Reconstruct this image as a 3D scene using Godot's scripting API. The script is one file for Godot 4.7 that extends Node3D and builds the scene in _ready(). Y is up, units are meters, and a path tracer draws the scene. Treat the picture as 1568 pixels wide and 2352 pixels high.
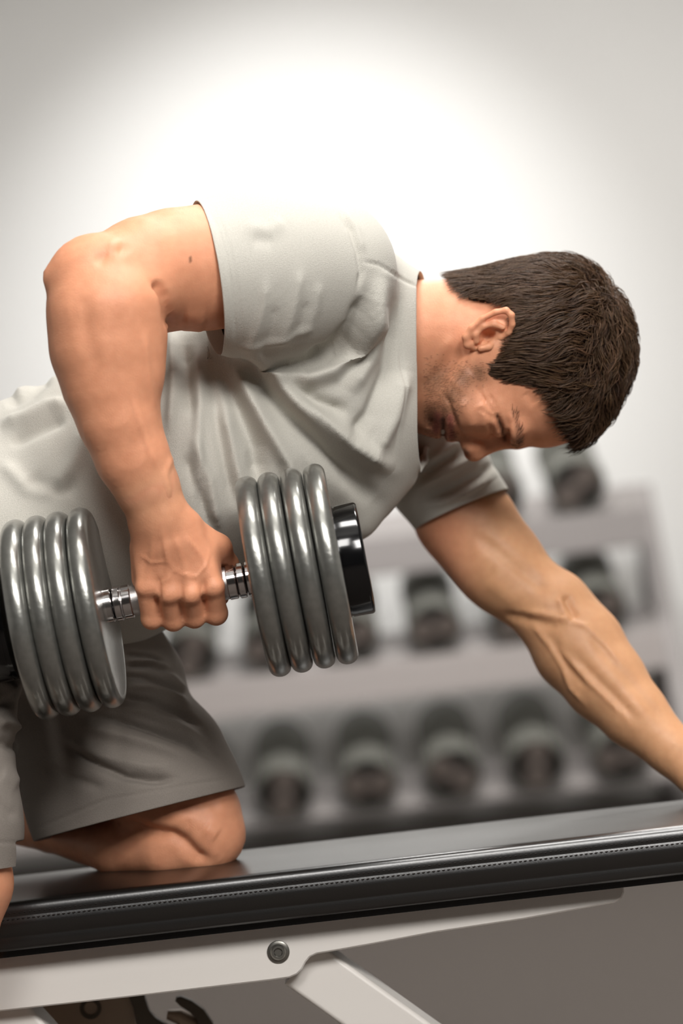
extends Node3D
# A man rowing a dumbbell over a weight bench in a white-walled gym.
# Photo pixels (1568 x 2352) are measured with W(u, v, dz): a point at the depth 2.4 m - dz in front of the lens.

const F := 5500.0
const Z0 := 2.4
const EYE := Vector3(0, 0.71, 0)
var cam_basis := Basis.from_euler(Vector3(deg_to_rad(2.06), 0, deg_to_rad(-6.5)))
var cam_inv := cam_basis.inverse()
var mats := {}
var used := {}

func W(u: float, v: float, dz := 0.0) -> Vector3:
	var z := Z0 - dz
	return EYE + cam_basis * (Vector3((u - 784.0) / F, -(v - 1176.0) / F, -1.0) * z)

func M(px: float, dz := 0.0) -> float:
	return px * (Z0 - dz) / F

func uv_of(p: Vector3) -> Vector2:
	var q := cam_inv * (p - EYE)
	return Vector2(784.0 + q.x / -q.z * F, 1176.0 - q.y / -q.z * F)

# ---------------------------------------------------------------- distance fields
class Sdf:
	var host
	var n := 0
	var ty: PackedInt32Array = []
	var op: PackedInt32Array = []
	var kk: PackedFloat32Array = []
	var A: PackedVector3Array = []
	var B: PackedVector3Array = []
	var N: PackedVector3Array = []
	var S: PackedFloat32Array = []
	var inv: PackedFloat32Array = []
	var r1: PackedFloat32Array = []
	var dr: PackedFloat32Array = []
	var bases: Array[Basis] = []
	var lo := Vector3.ONE * 1e9
	var hi := Vector3.ONE * -1e9
	var cell := 0.005
	var dim := Vector3i.ZERO
	var blocks := Vector3i.ZERO
	var got := []

	func _init(h) -> void:
		host = h

	func _add(t: int, o: int, k: float, a: Vector3, b: Vector3, nn: Vector3, s: float, ra: float, rb: float, bs: Basis) -> void:
		ty.append(t); op.append(o); kk.append(maxf(k, 1e-5)); A.append(a); B.append(b); N.append(nn); S.append(s)
		inv.append(1.0 / maxf(b.length_squared(), 1e-9)); r1.append(ra); dr.append(rb - ra); bases.append(bs)
		n += 1

	func grow(p: Vector3, r: float) -> void:
		lo = lo.min(p - Vector3.ONE * r); hi = hi.max(p + Vector3.ONE * r)

	# tapered capsule between photo points; wide > 1 makes it that much wider along the line of sight (or along axis)
	func cone(u1, v1, d1, p1, u2, v2, d2, p2, k := 0.02, o := 0, wide := 1.0, axis := Vector3.ZERO) -> void:
		var a: Vector3 = host.W(u1, v1, d1)
		var b: Vector3 = host.W(u2, v2, d2)
		var ra: float = host.M(p1, d1)
		var rb: float = host.M(p2, d2)
		cone3(a, b, ra, rb, k, o, wide, axis)

	func cone3(a: Vector3, b: Vector3, ra: float, rb: float, k := 0.02, o := 0, wide := 1.0, axis := Vector3.ZERO) -> void:
		if axis == Vector3.ZERO:
			axis = host.cam_basis.z
		var s := 1.0 / wide
		var ab := b - a
		ab += axis * (ab.dot(axis) * (s - 1.0))
		if ab.length() < 1e-6:
			ab = Vector3(1e-5, 0, 0)
		_add(0, o, k, a, ab, axis, s - 1.0, ra, rb, Basis())
		if o == 0:
			grow(a, ra * maxf(1, wide)); grow(b, rb * maxf(1, wide))

	# chain of [u, v, dz, r]
	func chain(pts: Array, k := 0.02, o := 0, wide := 1.0) -> void:
		for i in pts.size() - 1:
			var p = pts[i]
			var q = pts[i + 1]
			cone(p[0], p[1], p[2], p[3], q[0], q[1], q[2], q[3], k, o, wide)

	# ellipsoid: radii in pixels across (u), down (v) and along the line of sight; turn in degrees in the picture plane
	func ball(u, v, d, ru, rv, rw, k := 0.02, o := 0, turn := 0.0) -> void:
		var a: Vector3 = host.W(u, v, d)
		var m: float = host.M(1.0, d)
		var bs: Basis = host.cam_basis * Basis(Vector3(0, 0, 1), deg_to_rad(-turn))
		_add(1, o, k, a, Vector3(ru, rv, rw) * m, Vector3.ZERO, 0, 0, 0, bs.inverse())
		if o == 0:
			grow(a, maxf(ru, maxf(rv, rw)) * m)

	# half-space on the side of nn (photo-plane direction, y down, z towards the lens)
	func plane(u, v, d, nn: Vector3, k := 0.003, o := 1) -> void:
		var w: Vector3 = (host.cam_basis * Vector3(nn.x, -nn.y, nn.z)).normalized()
		_add(2, o, k, host.W(u, v, d), Vector3.ONE, w, 0, 0, 0, Basis())

	# what follows is cut by itself, then joined to what came before with blending k
	func apart(k := 0.01) -> void:
		_add(3, 2, k, Vector3.ZERO, Vector3.ONE, Vector3.ZERO, 0, 0, 0, Basis())

	func one(i: int, p: Vector3) -> float:
		var t := ty[i]
		if t == 0:
			var q := p - A[i]
			var s := S[i]
			if s != 0.0:
				q += N[i] * (q.dot(N[i]) * s)
			var h := clampf(q.dot(B[i]) * inv[i], 0.0, 1.0)
			return (q - B[i] * h).length() - r1[i] - dr[i] * h
		if t == 1:
			var q := bases[i] * (p - A[i])
			var e := q / B[i]
			var k0 := e.length()
			var k1 := (e / B[i]).length()
			return k0 * (k0 - 1.0) / maxf(k1, 1e-6) if k0 > 1e-4 else -minf(B[i].x, minf(B[i].y, B[i].z))
		return -(p - A[i]).dot(N[i])

	func at(p: Vector3, list: PackedInt32Array) -> float:
		var d := 1.0
		var whole := 1.0
		var join := 0.01
		for i in list:
			var k := kk[i]
			var o := op[i]
			if o == 2:
				var hh := maxf(join - absf(whole - d), 0.0) / join
				whole = minf(whole, d) - hh * hh * join * 0.25
				join = k
				d = 1.0
				continue
			var f := one(i, p)
			if o == 0:
				var h := maxf(k - absf(d - f), 0.0) / k
				d = minf(d, f) - h * h * k * 0.25
			else:
				f = -f
				var h := maxf(k - absf(d - f), 0.0) / k
				d = maxf(d, f) + h * h * k * 0.25
		var h2 := maxf(join - absf(whole - d), 0.0) / join
		return minf(whole, d) - h2 * h2 * join * 0.25

	func all() -> PackedInt32Array:
		return PackedInt32Array(range(n))

	func block(b: int) -> void:
		var bx := b % blocks.x
		var by := (b / blocks.x) % blocks.y
		var bz := b / (blocks.x * blocks.y)
		var o := lo + Vector3(bx, by, bz) * (8.0 * cell)
		var c := o + Vector3.ONE * (3.5 * cell)
		var rad := 8.0 * 0.87 * cell
		var list: PackedInt32Array = []
		for i in n:
			if op[i] == 2 or one(i, c) < rad * 2.2 + kk[i]:
				list.append(i)
		var d := at(c, list)
		if absf(d) > rad * 1.7 + 2.0 * cell:
			return
		var g := PackedFloat32Array()
		g.resize(512)
		var at_i := 0
		for z in 8:
			for y in 8:
				for x in 8:
					g[at_i] = at(o + Vector3(x, y, z) * cell, list)
					at_i += 1
		got[b] = g

	# surface nets: [vertices, indices]
	func nets(size: float) -> Array:
		cell = size
		lo -= Vector3.ONE * cell * 3.0
		hi += Vector3.ONE * cell * 3.0
		var e := (hi - lo) / (8.0 * cell)
		blocks = Vector3i(ceili(e.x), ceili(e.y), ceili(e.z))
		dim = blocks * 8
		var nb := blocks.x * blocks.y * blocks.z
		got.resize(nb)
		got.fill(null)
		var id := WorkerThreadPool.add_group_task(block, nb, 4)
		WorkerThreadPool.wait_for_group_task_completion(id)
		var sx := 1
		var sy := dim.x
		var sz := dim.x * dim.y
		var g := PackedFloat32Array()
		g.resize(sz * dim.z)
		g.fill(1e9)
		for b in nb:
			if got[b] == null:
				continue
			var src: PackedFloat32Array = got[b]
			var base := (b % blocks.x) * 8 + ((b / blocks.x) % blocks.y) * 8 * sy + (b / (blocks.x * blocks.y)) * 8 * sz
			var j := 0
			for z in 8:
				for y in 8:
					var r := base + y * sy + z * sz
					for x in 8:
						g[r + x] = src[j]
						j += 1
		var vi := PackedInt32Array()
		vi.resize(g.size())
		vi.fill(-1)
		var verts := PackedVector3Array()
		var idx := PackedInt32Array()
		var offs := PackedInt32Array([0, 1, sy, sy + 1, sz, sz + 1, sz + sy, sz + sy + 1])
		var c8 := PackedFloat32Array()
		c8.resize(8)
		for b in nb:
			if got[b] == null:
				continue
			var ox := (b % blocks.x) * 8
			var oy := ((b / blocks.x) % blocks.y) * 8
			var oz := (b / (blocks.x * blocks.y)) * 8
			for z in 8:
				if oz + z >= dim.z - 1: continue
				for y in 8:
					if oy + y >= dim.y - 1: continue
					for x in 8:
						if ox + x >= dim.x - 1: continue
						var at0 := ox + x + (oy + y) * sy + (oz + z) * sz
						var neg := 0
						var bad := false
						for k in 8:
							var val := g[at0 + offs[k]]
							if val > 1e8:
								bad = true
								break
							if val < 0.0: neg += 1
							c8[k] = val
						if bad or neg == 0 or neg == 8:
							continue
						var s := Vector3.ZERO
						var cnt := 0
						for k in 8:
							for ax in 3:
								if k & (1 << ax): continue
								var k2 := k | (1 << ax)
								var a := c8[k]
								var bb := c8[k2]
								if (a < 0.0) != (bb < 0.0):
									var t := a / (a - bb)
									var p := Vector3(k & 1, (k >> 1) & 1, (k >> 2) & 1)
									p[ax] += t
									s += p
									cnt += 1
						vi[at0] = verts.size()
						verts.append(lo + (Vector3(ox + x, oy + y, oz + z) + s / cnt) * cell)
		var st := PackedInt32Array([sx, sy, sz])
		for b in nb:
			if got[b] == null:
				continue
			var ox := (b % blocks.x) * 8
			var oy := ((b / blocks.x) % blocks.y) * 8
			var oz := (b / (blocks.x * blocks.y)) * 8
			for z in 8:
				for y in 8:
					for x in 8:
						if ox + x < 1 or oy + y < 1 or oz + z < 1: continue
						var at0 := ox + x + (oy + y) * sy + (oz + z) * sz
						if vi[at0] < 0: continue
						var a := g[at0] < 0.0
						for ax in 3:
							var far := g[at0 + st[ax]]
							if far > 1e8 or (far < 0.0) == a: continue
							var s1 := st[(ax + 1) % 3]
							var s2 := st[(ax + 2) % 3]
							var q0 := vi[at0]
							var q1 := vi[at0 - s1]
							var q2 := vi[at0 - s1 - s2]
							var q3 := vi[at0 - s2]
							if q1 < 0 or q2 < 0 or q3 < 0: continue
							if a:
								idx.append_array([q0, q2, q1, q0, q3, q2])
							else:
								idx.append_array([q0, q1, q2, q0, q2, q3])
		got.clear()
		return [verts, idx]

# ---------------------------------------------------------------- mesh helpers
func normals_of(v: PackedVector3Array, idx: PackedInt32Array) -> PackedVector3Array:
	var nn := PackedVector3Array()
	nn.resize(v.size())
	for t in range(0, idx.size(), 3):
		var a := idx[t]
		var b := idx[t + 1]
		var c := idx[t + 2]
		var f := (v[c] - v[a]).cross(v[b] - v[a])
		nn[a] += f
		nn[b] += f
		nn[c] += f
	for i in nn.size():
		nn[i] = nn[i].normalized()
	return nn

func relax(v: PackedVector3Array, idx: PackedInt32Array, amount := 0.5) -> PackedVector3Array:
	var sum := PackedVector3Array()
	sum.resize(v.size())
	var cnt := PackedFloat32Array()
	cnt.resize(v.size())
	for t in range(0, idx.size(), 3):
		for e in 3:
			var a := idx[t + e]
			var b := idx[t + (e + 1) % 3]
			sum[a] += v[b]
			cnt[a] += 1.0
	var out := v.duplicate()
	for i in v.size():
		if cnt[i] > 0.0:
			out[i] = v[i].lerp(sum[i] / cnt[i], amount)
	return out

func mesh_from(v: PackedVector3Array, nn: PackedVector3Array, idx: PackedInt32Array, col := PackedColorArray(), uv := PackedVector2Array(), onto: ArrayMesh = null) -> ArrayMesh:
	var arr := []
	arr.resize(Mesh.ARRAY_MAX)
	arr[Mesh.ARRAY_VERTEX] = v
	arr[Mesh.ARRAY_NORMAL] = nn
	arr[Mesh.ARRAY_INDEX] = idx
	if col.size(): arr[Mesh.ARRAY_COLOR] = col
	if uv.size(): arr[Mesh.ARRAY_TEX_UV] = uv
	var m := onto if onto else ArrayMesh.new()
	m.add_surface_from_arrays(Mesh.PRIMITIVE_TRIANGLES, arr)
	return m

# cuts cloth off at a plane (near one spot) and turns the rim in by a hem
func open_at(v: PackedVector3Array, idx: PackedInt32Array, at: Vector3, dir: Vector3, reach: float, hem := 0.016) -> Array:
	var n: Vector3 = (cam_basis * Vector3(dir.x, -dir.y, dir.z)).normalized()
	var sd := PackedFloat32Array()
	sd.resize(v.size())
	for i in v.size():
		var d := (v[i] - at).dot(n)
		sd[i] = d if d <= 0.0 or v[i].distance_to(at) < reach else -1.0
	var out := PackedInt32Array()
	var made := {}
	var nxt := {}
	for t in range(0, idx.size(), 3):
		var above := 0
		for e in 3:
			if sd[idx[t + e]] > 0.0: above += 1
		if above == 0:
			out.append_array([idx[t], idx[t + 1], idx[t + 2]])
			continue
		if above == 3:
			continue
		var ring := PackedInt32Array()
		var from := -1
		var to := -1
		for e in 3:
			var i := idx[t + e]
			var j := idx[t + (e + 1) % 3]
			if sd[i] <= 0.0: ring.append(i)
			if (sd[i] <= 0.0) != (sd[j] <= 0.0):
				var key := Vector2i(mini(i, j), maxi(i, j))
				if not made.has(key):
					made[key] = v.size()
					v.append(v[i].lerp(v[j], sd[i] / (sd[i] - sd[j])))
				ring.append(made[key])
				if sd[i] <= 0.0: from = made[key]
				else: to = made[key]
		for k in range(1, ring.size() - 1):
			out.append_array([ring[0], ring[k], ring[k + 1]])
		nxt[from] = to
	while not nxt.is_empty():
		var loop := PackedInt32Array()
		var start: int = nxt.keys()[0]
		var w := start
		while nxt.has(w):
			loop.append(w)
			var w2: int = nxt[w]
			nxt.erase(w)
			w = w2
		var k := loop.size()
		if k < 12 or w != start:
			continue
		var pts := PackedVector3Array()
		var mid := Vector3.ZERO
		for i in loop:
			pts.append(v[i])
			mid += v[i] / k
		for r in 4:
			var nw := pts.duplicate()
			for i in k:
				nw[i] = (pts[(i + k - 1) % k] + pts[i] * 2.0 + pts[(i + 1) % k]) / 4.0
			pts = nw
		var first := v.size()
		for i in k:
			v[loop[i]] = pts[i]
		for r in 3:
			for i in k:
				var rad := mid - pts[i]
				rad = (rad - n * rad.dot(n)).normalized()
				v.append(pts[i] + [n * 0.0007 + rad * 0.001, rad * 0.0022 - n * 0.0004, rad * 0.003 - n * hem][r])
		for r in 3:
			for i in k:
				var j := (i + 1) % k
				var a := loop[i] if r == 0 else first + (r - 1) * k + i
				var b := loop[j] if r == 0 else first + (r - 1) * k + j
				var c := first + r * k + j
				var d := first + r * k + i
				out.append_array([a, c, b, a, d, c])
	return [v, out]

# halves the edges of what faces the lens, so that folds have room
func finer(v: PackedVector3Array, idx: PackedInt32Array) -> Array:
	var nn := normals_of(v, idx)
	var near := PackedByteArray()
	near.resize(v.size())
	for i in v.size():
		var p := uv_of(v[i])
		near[i] = 1 if nn[i].dot(cam_basis.z) > -0.3 and p.x > -40 and p.x < 1610 else 0
	var mids := {}
	var out := PackedInt32Array()
	for t in range(0, idx.size(), 3):
		var m := [-1, -1, -1]
		var cnt := 0
		for e in 3:
			var i := idx[t + e]
			var j := idx[t + (e + 1) % 3]
			if near[i] and near[j]:
				var key := (mini(i, j) << 32) | maxi(i, j)
				var w: int = mids.get(key, -1)
				if w < 0:
					w = v.size()
					v.append((v[i] + v[j]) * 0.5 + (nn[i] - nn[j]) * ((v[j] - v[i]).dot(nn[i] + nn[j]) * 0.0))
					mids[key] = w
				m[e] = w
				cnt += 1
		var a := idx[t]
		var b := idx[t + 1]
		var c := idx[t + 2]
		if cnt == 3:
			out.append_array([a, m[0], m[2], m[0], b, m[1], m[2], m[1], c, m[0], m[1], m[2]])
		elif cnt == 1:
			if m[0] >= 0: out.append_array([a, m[0], c, m[0], b, c])
			elif m[1] >= 0: out.append_array([b, m[1], a, m[1], c, a])
			else: out.append_array([c, m[2], b, m[2], a, b])
		else:
			out.append_array([a, b, c])
	return [v, out]

# raised or sunk strokes: [height in mm, radius in px, [u, v, u, v, ...]] on what faces the lens
func sculpt(v: PackedVector3Array, idx: PackedInt32Array, strokes: Array, facing := -0.2) -> PackedVector3Array:
	var nn := normals_of(v, idx)
	var out := v.duplicate()
	var back := cam_basis.z
	var boxes: Array[Rect2] = []
	for s in strokes:
		var pts = s[2]
		var r := Rect2(Vector2(pts[0], pts[1]), Vector2.ZERO)
		for i in range(2, pts.size(), 2):
			r = r.expand(Vector2(pts[i], pts[i + 1]))
		boxes.append(r.grow(s[1] * 2.2))
	var bins := {}
	for k in strokes.size():
		var b0 := Vector2i((boxes[k].position / 48.0).floor())
		var b1 := Vector2i((boxes[k].end / 48.0).floor())
		for y in range(b0.y, b1.y + 1):
			for x in range(b0.x, b1.x + 1):
				if not bins.has(Vector2i(x, y)): bins[Vector2i(x, y)] = []
				bins[Vector2i(x, y)].append(k)
	for i in v.size():
		if nn[i].dot(back) < facing:
			continue
		var p := uv_of(v[i])
		var bin = bins.get(Vector2i((p / 48.0).floor()))
		if bin == null:
			continue
		var h := 0.0
		for k in bin:
			if not boxes[k].has_point(p):
				continue
			var pts = strokes[k][2]
			var best := 1e9
			var where := 0.0
			var segs: int = pts.size() / 2 - 1
			for j in segs:
				var a := Vector2(pts[2 * j], pts[2 * j + 1])
				var ab := Vector2(pts[2 * j + 2], pts[2 * j + 3]) - a
				var t := clampf((p - a).dot(ab) / ab.length_squared(), 0, 1)
				var d := (p - a - ab * t).length()
				if d < best:
					best = d
					where = (j + t) / segs
			var x: float = best / strokes[k][1]
			if x < 2.2:
				h += strokes[k][0] * exp(-x * x * 1.2) * minf(1.0, 5.0 * minf(where, 1.0 - where) + 0.15)
		out[i] = v[i] + nn[i] * (h * 0.001)
	return out

class Shape:
	var v: PackedVector3Array = []
	var n: PackedVector3Array = []
	var c: PackedColorArray = []

	func tri(a: Vector3, b: Vector3, d: Vector3, na: Vector3, nb: Vector3, nd: Vector3) -> void:
		if (b - a).cross(d - a).dot(na + nb + nd) > 0.0:
			v.append_array([a, d, b]); n.append_array([na, nd, nb])
		else:
			v.append_array([a, b, d]); n.append_array([na, nb, nd])

	func quad(a: Vector3, b: Vector3, d: Vector3, e: Vector3, na: Vector3, nb: Vector3, nd: Vector3, ne: Vector3) -> void:
		tri(a, b, d, na, nb, nd)
		tri(a, d, e, na, nd, ne)

	func flat(a: Vector3, b: Vector3, d: Vector3, e: Vector3, towards: Vector3) -> void:
		var f := (b - a).cross(d - a).normalized()
		if f.dot(towards) < 0.0: f = -f
		quad(a, b, d, e, f, f, f, f)

	func mesh() -> ArrayMesh:
		var arr := []
		arr.resize(Mesh.ARRAY_MAX)
		arr[Mesh.ARRAY_VERTEX] = v
		arr[Mesh.ARRAY_NORMAL] = n
		if c.size() == v.size() and c.size(): arr[Mesh.ARRAY_COLOR] = c
		var m := ArrayMesh.new()
		m.add_surface_from_arrays(Mesh.PRIMITIVE_TRIANGLES, arr)
		return m

	# a profile of (distance along the axis, radius) turned round the axis
	func lathe(prof: Array, o: Vector3, ax: Vector3, segs := 48, sharp := 40.0) -> void:
		ax = ax.normalized()
		var e1 := ax.cross(Vector3.UP if absf(ax.y) < 0.9 else Vector3.RIGHT).normalized()
		var e2 := ax.cross(e1)
		var fn := []
		for i in prof.size() - 1:
			var d: Vector2 = prof[i + 1] - prof[i]
			fn.append(Vector2(-d.y, d.x).normalized())
		for i in prof.size() - 1:
			var n0: Vector2 = fn[i]
			var n1: Vector2 = fn[i]
			if i > 0 and fn[i - 1].dot(fn[i]) > cos(deg_to_rad(sharp)): n0 = (fn[i - 1] + fn[i]).normalized()
			if i < fn.size() - 1 and fn[i + 1].dot(fn[i]) > cos(deg_to_rad(sharp)): n1 = (fn[i + 1] + fn[i]).normalized()
			for s in segs:
				var a0 := TAU * s / segs
				var a1 := TAU * (s + 1) / segs
				var d0 := e1 * cos(a0) + e2 * sin(a0)
				var d1 := e1 * cos(a1) + e2 * sin(a1)
				var p: Vector2 = prof[i]
				var q: Vector2 = prof[i + 1]
				quad(o + ax * p.x + d0 * p.y, o + ax * q.x + d0 * q.y, o + ax * q.x + d1 * q.y, o + ax * p.x + d1 * p.y,
					ax * n0.x + d0 * n0.y, ax * n1.x + d0 * n1.y, ax * n1.x + d1 * n1.y, ax * n0.x + d1 * n0.y)

	# box with rounded long edges between two points: half sizes along e1 and e2
	func bar(a: Vector3, b: Vector3, e1: Vector3, h1: float, h2: float, rad := 0.004) -> void:
		var ax := (b - a).normalized()
		e1 = (e1 - ax * e1.dot(ax)).normalized()
		var e2 := ax.cross(e1)
		var pts: Array[Vector2] = []
		var nrm: Array[Vector2] = []
		for q in 4:
			var cx: float = [1, -1, -1, 1][q]
			var cy: float = [1, 1, -1, -1][q]
			for s in 4:
				var an := PI / 2 * (q + s / 3.0)
				nrm.append(Vector2(cos(an), sin(an)))
				pts.append(Vector2(cx * (h1 - rad), cy * (h2 - rad)) + nrm[-1] * rad)
		extrude(pts, nrm, a, b, e1, e2)

	func extrude(pts: Array[Vector2], nrm: Array[Vector2], a: Vector3, b: Vector3, e1: Vector3, e2: Vector3, caps := true) -> void:
		var k := pts.size()
		var mid := Vector2.ZERO
		for p in pts: mid += p / k
		var ax := (b - a).normalized()
		for i in k:
			var j := (i + 1) % k
			var p := e1 * pts[i].x + e2 * pts[i].y
			var q := e1 * pts[j].x + e2 * pts[j].y
			var np := e1 * nrm[i].x + e2 * nrm[i].y
			var nq := e1 * nrm[j].x + e2 * nrm[j].y
			quad(a + p, b + p, b + q, a + q, np, np, nq, nq)
			if caps:
				var m := e1 * mid.x + e2 * mid.y
				tri(a + p, a + q, a + m, -ax, -ax, -ax)
				tri(b + p, b + q, b + m, ax, ax, ax)

	func tube(pts: Array, radii: Array, sides := 8) -> void:
		var prev_x := Vector3.ZERO
		var rings := []
		for i in pts.size():
			var d: Vector3 = (pts[mini(i + 1, pts.size() - 1)] - pts[maxi(i - 1, 0)]).normalized()
			var x := (prev_x - d * prev_x.dot(d)).normalized() if prev_x != Vector3.ZERO else d.cross(Vector3.UP if absf(d.y) < 0.9 else Vector3.RIGHT).normalized()
			prev_x = x
			rings.append([pts[i], x, d.cross(x), radii[i]])
		for i in rings.size() - 1:
			for s in sides:
				var a0 := TAU * s / sides
				var a1 := TAU * (s + 1) / sides
				var r = rings[i]
				var q = rings[i + 1]
				var n0: Vector3 = r[1] * cos(a0) + r[2] * sin(a0)
				var n1: Vector3 = r[1] * cos(a1) + r[2] * sin(a1)
				var m0: Vector3 = q[1] * cos(a0) + q[2] * sin(a0)
				var m1: Vector3 = q[1] * cos(a1) + q[2] * sin(a1)
				quad(r[0] + n0 * r[3], q[0] + m0 * q[3], q[0] + m1 * q[3], r[0] + n1 * r[3], n0, m0, m1, n1)
		for s in sides:
			for e in 2:
				var r = rings[0] if e == 0 else rings[-1]
				var d: Vector3 = r[1].cross(r[2]) * (-1.0 if e == 0 else 1.0)
				var a0 := TAU * s / sides
				var a1 := TAU * (s + 1) / sides
				tri(r[0], r[0] + (r[1] * cos(a0) + r[2] * sin(a0)) * r[3], r[0] + (r[1] * cos(a1) + r[2] * sin(a1)) * r[3], d, d, d)

# ---------------------------------------------------------------- naming
func numbered(called: String) -> String:
	if not used.has(called):
		used[called] = 0
		return called
	used[called] += 1
	return "%s_%03d" % [called, used[called]]

func tag(o: Node3D, label: String, category: String, group := "", kind := "") -> void:
	if label: o.set_meta("label", label)
	if category: o.set_meta("category", category)
	if group: o.set_meta("group", group)
	if kind: o.set_meta("kind", kind)

func thing(called: String, label: String, category: String, at := Vector3.ZERO, group := "") -> Node3D:
	var o := Node3D.new()
	o.name = numbered(called)
	add_child(o, true)
	o.position = at
	tag(o, label, category, group)
	return o

# one mesh given in world places, hung under a parent whose world place is subtracted
func part(called: String, mesh: Mesh, look: Material, parent: Node3D = null, in_world := true) -> MeshInstance3D:
	var o := MeshInstance3D.new()
	o.name = called if parent else numbered(called)
	o.mesh = mesh
	o.material_override = look
	o.cast_shadow = GeometryInstance3D.SHADOW_CASTING_SETTING_ON
	if parent:
		parent.add_child(o, true)
		if in_world: o.global_transform = Transform3D()
	else:
		add_child(o, true)
	return o

func structure(called: String, shape: Shape, mat: Material) -> MeshInstance3D:
	var o := part(called, shape.mesh(), mat)
	tag(o, "", "", "", "structure")
	return o

# ---------------------------------------------------------------- materials
func noise_tex(freq: float, lo: Color, hi: Color, seed_ := 1, size := 256, octaves := 4, kind := FastNoiseLite.TYPE_SIMPLEX_SMOOTH) -> NoiseTexture2D:
	var f := FastNoiseLite.new()
	f.seed = seed_
	f.noise_type = kind
	f.frequency = freq
	f.fractal_octaves = octaves
	var t := NoiseTexture2D.new()
	t.width = size
	t.height = size
	t.seamless = true
	t.noise = f
	var g := Gradient.new()
	g.set_color(0, lo)
	g.set_color(1, hi)
	t.color_ramp = g
	return t

func mat(called: String, col: Color, rough: float, metal := 0.0) -> StandardMaterial3D:
	var m := StandardMaterial3D.new()
	m.resource_name = called
	m.albedo_color = col
	m.roughness = rough
	m.metallic = metal
	mats[called] = m
	return m

func relief(m: StandardMaterial3D, t: Texture2D, cm: float, scale: float) -> void:
	m.heightmap_enabled = true
	m.heightmap_texture = t
	m.heightmap_scale = cm
	m.uv1_triplanar = true
	m.uv1_scale = Vector3.ONE * scale

func tint(m: StandardMaterial3D, t: Texture2D, scale: float) -> void:
	m.albedo_texture = t
	m.uv1_triplanar = true
	m.uv1_scale = Vector3.ONE * scale

func make_materials() -> void:
	mat("wall_paint", Color8(236, 235, 232), 0.9)
	mat("wall_grey", Color8(96, 93, 90), 0.9)
	mat("ceiling_paint", Color8(225, 225, 222), 0.95)
	var fl := mat("floor_carpet", Color.WHITE, 0.95)
	tint(fl, noise_tex(0.05, Color8(66, 59, 54), Color8(86, 78, 72), 3, 512, 5), 3.0)
	relief(fl, noise_tex(0.3, Color.BLACK, Color.WHITE, 4), 0.15, 3.0)
	var skin := mat("skin", Color.WHITE, 0.5)
	skin.metallic_specular = 0.4
	skin.vertex_color_use_as_albedo = true
	skin.subsurf_scatter_enabled = true
	skin.subsurf_scatter_strength = 0.12
	tint(skin, noise_tex(0.03, Color8(238, 232, 228), Color8(255, 255, 255), 5, 256, 4), 6.0)
	relief(skin, noise_tex(0.25, Color.BLACK, Color.WHITE, 6), 0.02, 9.0)
	var tee := mat("tee_cotton", Color.WHITE, 0.95)
	tint(tee, noise_tex(0.12, Color8(172, 169, 160), Color8(196, 193, 184), 7, 512, 4), 7.0)
	relief(tee, noise_tex(0.35, Color.BLACK, Color.WHITE, 8), 0.04, 9.0)
	tee.rim_enabled = true
	tee.rim = 0.15
	tee.rim_tint = 0.6
	var sh := mat("shorts_cotton", Color.WHITE, 0.95)
	tint(sh, noise_tex(0.14, Color8(118, 111, 104), Color8(140, 132, 124), 9, 512, 4), 7.0)
	relief(sh, noise_tex(0.35, Color.BLACK, Color.WHITE, 10), 0.05, 9.0)
	var hair := mat("hair", Color8(255, 255, 255), 0.5)
	hair.metallic_specular = 0.35
	hair.vertex_color_use_as_albedo = true
	mat("scalp_hair", Color8(38, 27, 20), 0.7)
	mat("beard_hair", Color8(74, 48, 32), 0.8)
	mat("tooth", Color8(225, 215, 200), 0.3)
	mat("eye_dark", Color8(30, 20, 16), 0.2)
	var pl := mat("plate_paint", Color.WHITE, 0.3, 0.8)
	tint(pl, noise_tex(0.05, Color8(130, 130, 125), Color8(148, 148, 143), 11, 256, 4), 9.0)
	relief(pl, noise_tex(0.06, Color.BLACK, Color.WHITE, 12), 0.018, 8.0)
	pl.clearcoat_enabled = true
	pl.clearcoat = 0.6
	pl.clearcoat_roughness = 0.15
	mat("chrome", Color8(215, 212, 212), 0.12, 1.0)
	var kn := mat("knurled_chrome", Color8(190, 186, 184), 0.38, 1.0)
	relief(kn, noise_tex(0.4, Color.BLACK, Color.WHITE, 13), 0.03, 14.0)
	mat("black_gloss", Color8(9, 9, 10), 0.12)
	var vin := mat("black_vinyl", Color8(10, 8, 7), 0.31)
	vin.metallic_specular = 0.75
	relief(vin, noise_tex(0.12, Color.BLACK, Color.WHITE, 14, 512, 4), 0.005, 6.0)
	mat("thread", Color8(30, 24, 21), 0.95)
	var wp := mat("white_enamel", Color8(224, 219, 213), 0.35)
	wp.clearcoat_enabled = true
	wp.clearcoat = 0.3
	mat("bolt_steel", Color8(140, 138, 132), 0.35, 0.9)
	mat("tan_enamel", Color8(150, 128, 108), 0.5)
	mat("dark_steel", Color8(72, 61, 48), 0.5, 0.2)
	mat("rack_paint", Color8(160, 154, 152), 0.45)
	mat("rack_rail", Color8(186, 178, 175), 0.45)
	mat("rack_dark", Color8(120, 114, 112), 0.5)
	mat("urethane", Color8(118, 118, 111), 0.5)
	mat("urethane_face", Color8(44, 40, 37), 0.6)
	mat("end_disc", Color8(116, 106, 100), 0.5)
	var lamp := mat("lamp_glow", Color.WHITE, 0.5)
	lamp.emission_enabled = true
	lamp.emission = Color(1, 0.98, 0.95)
	lamp.emission_energy_multiplier = 4.0
	mat("lamp_frame", Color8(220, 220, 220), 0.5)

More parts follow.
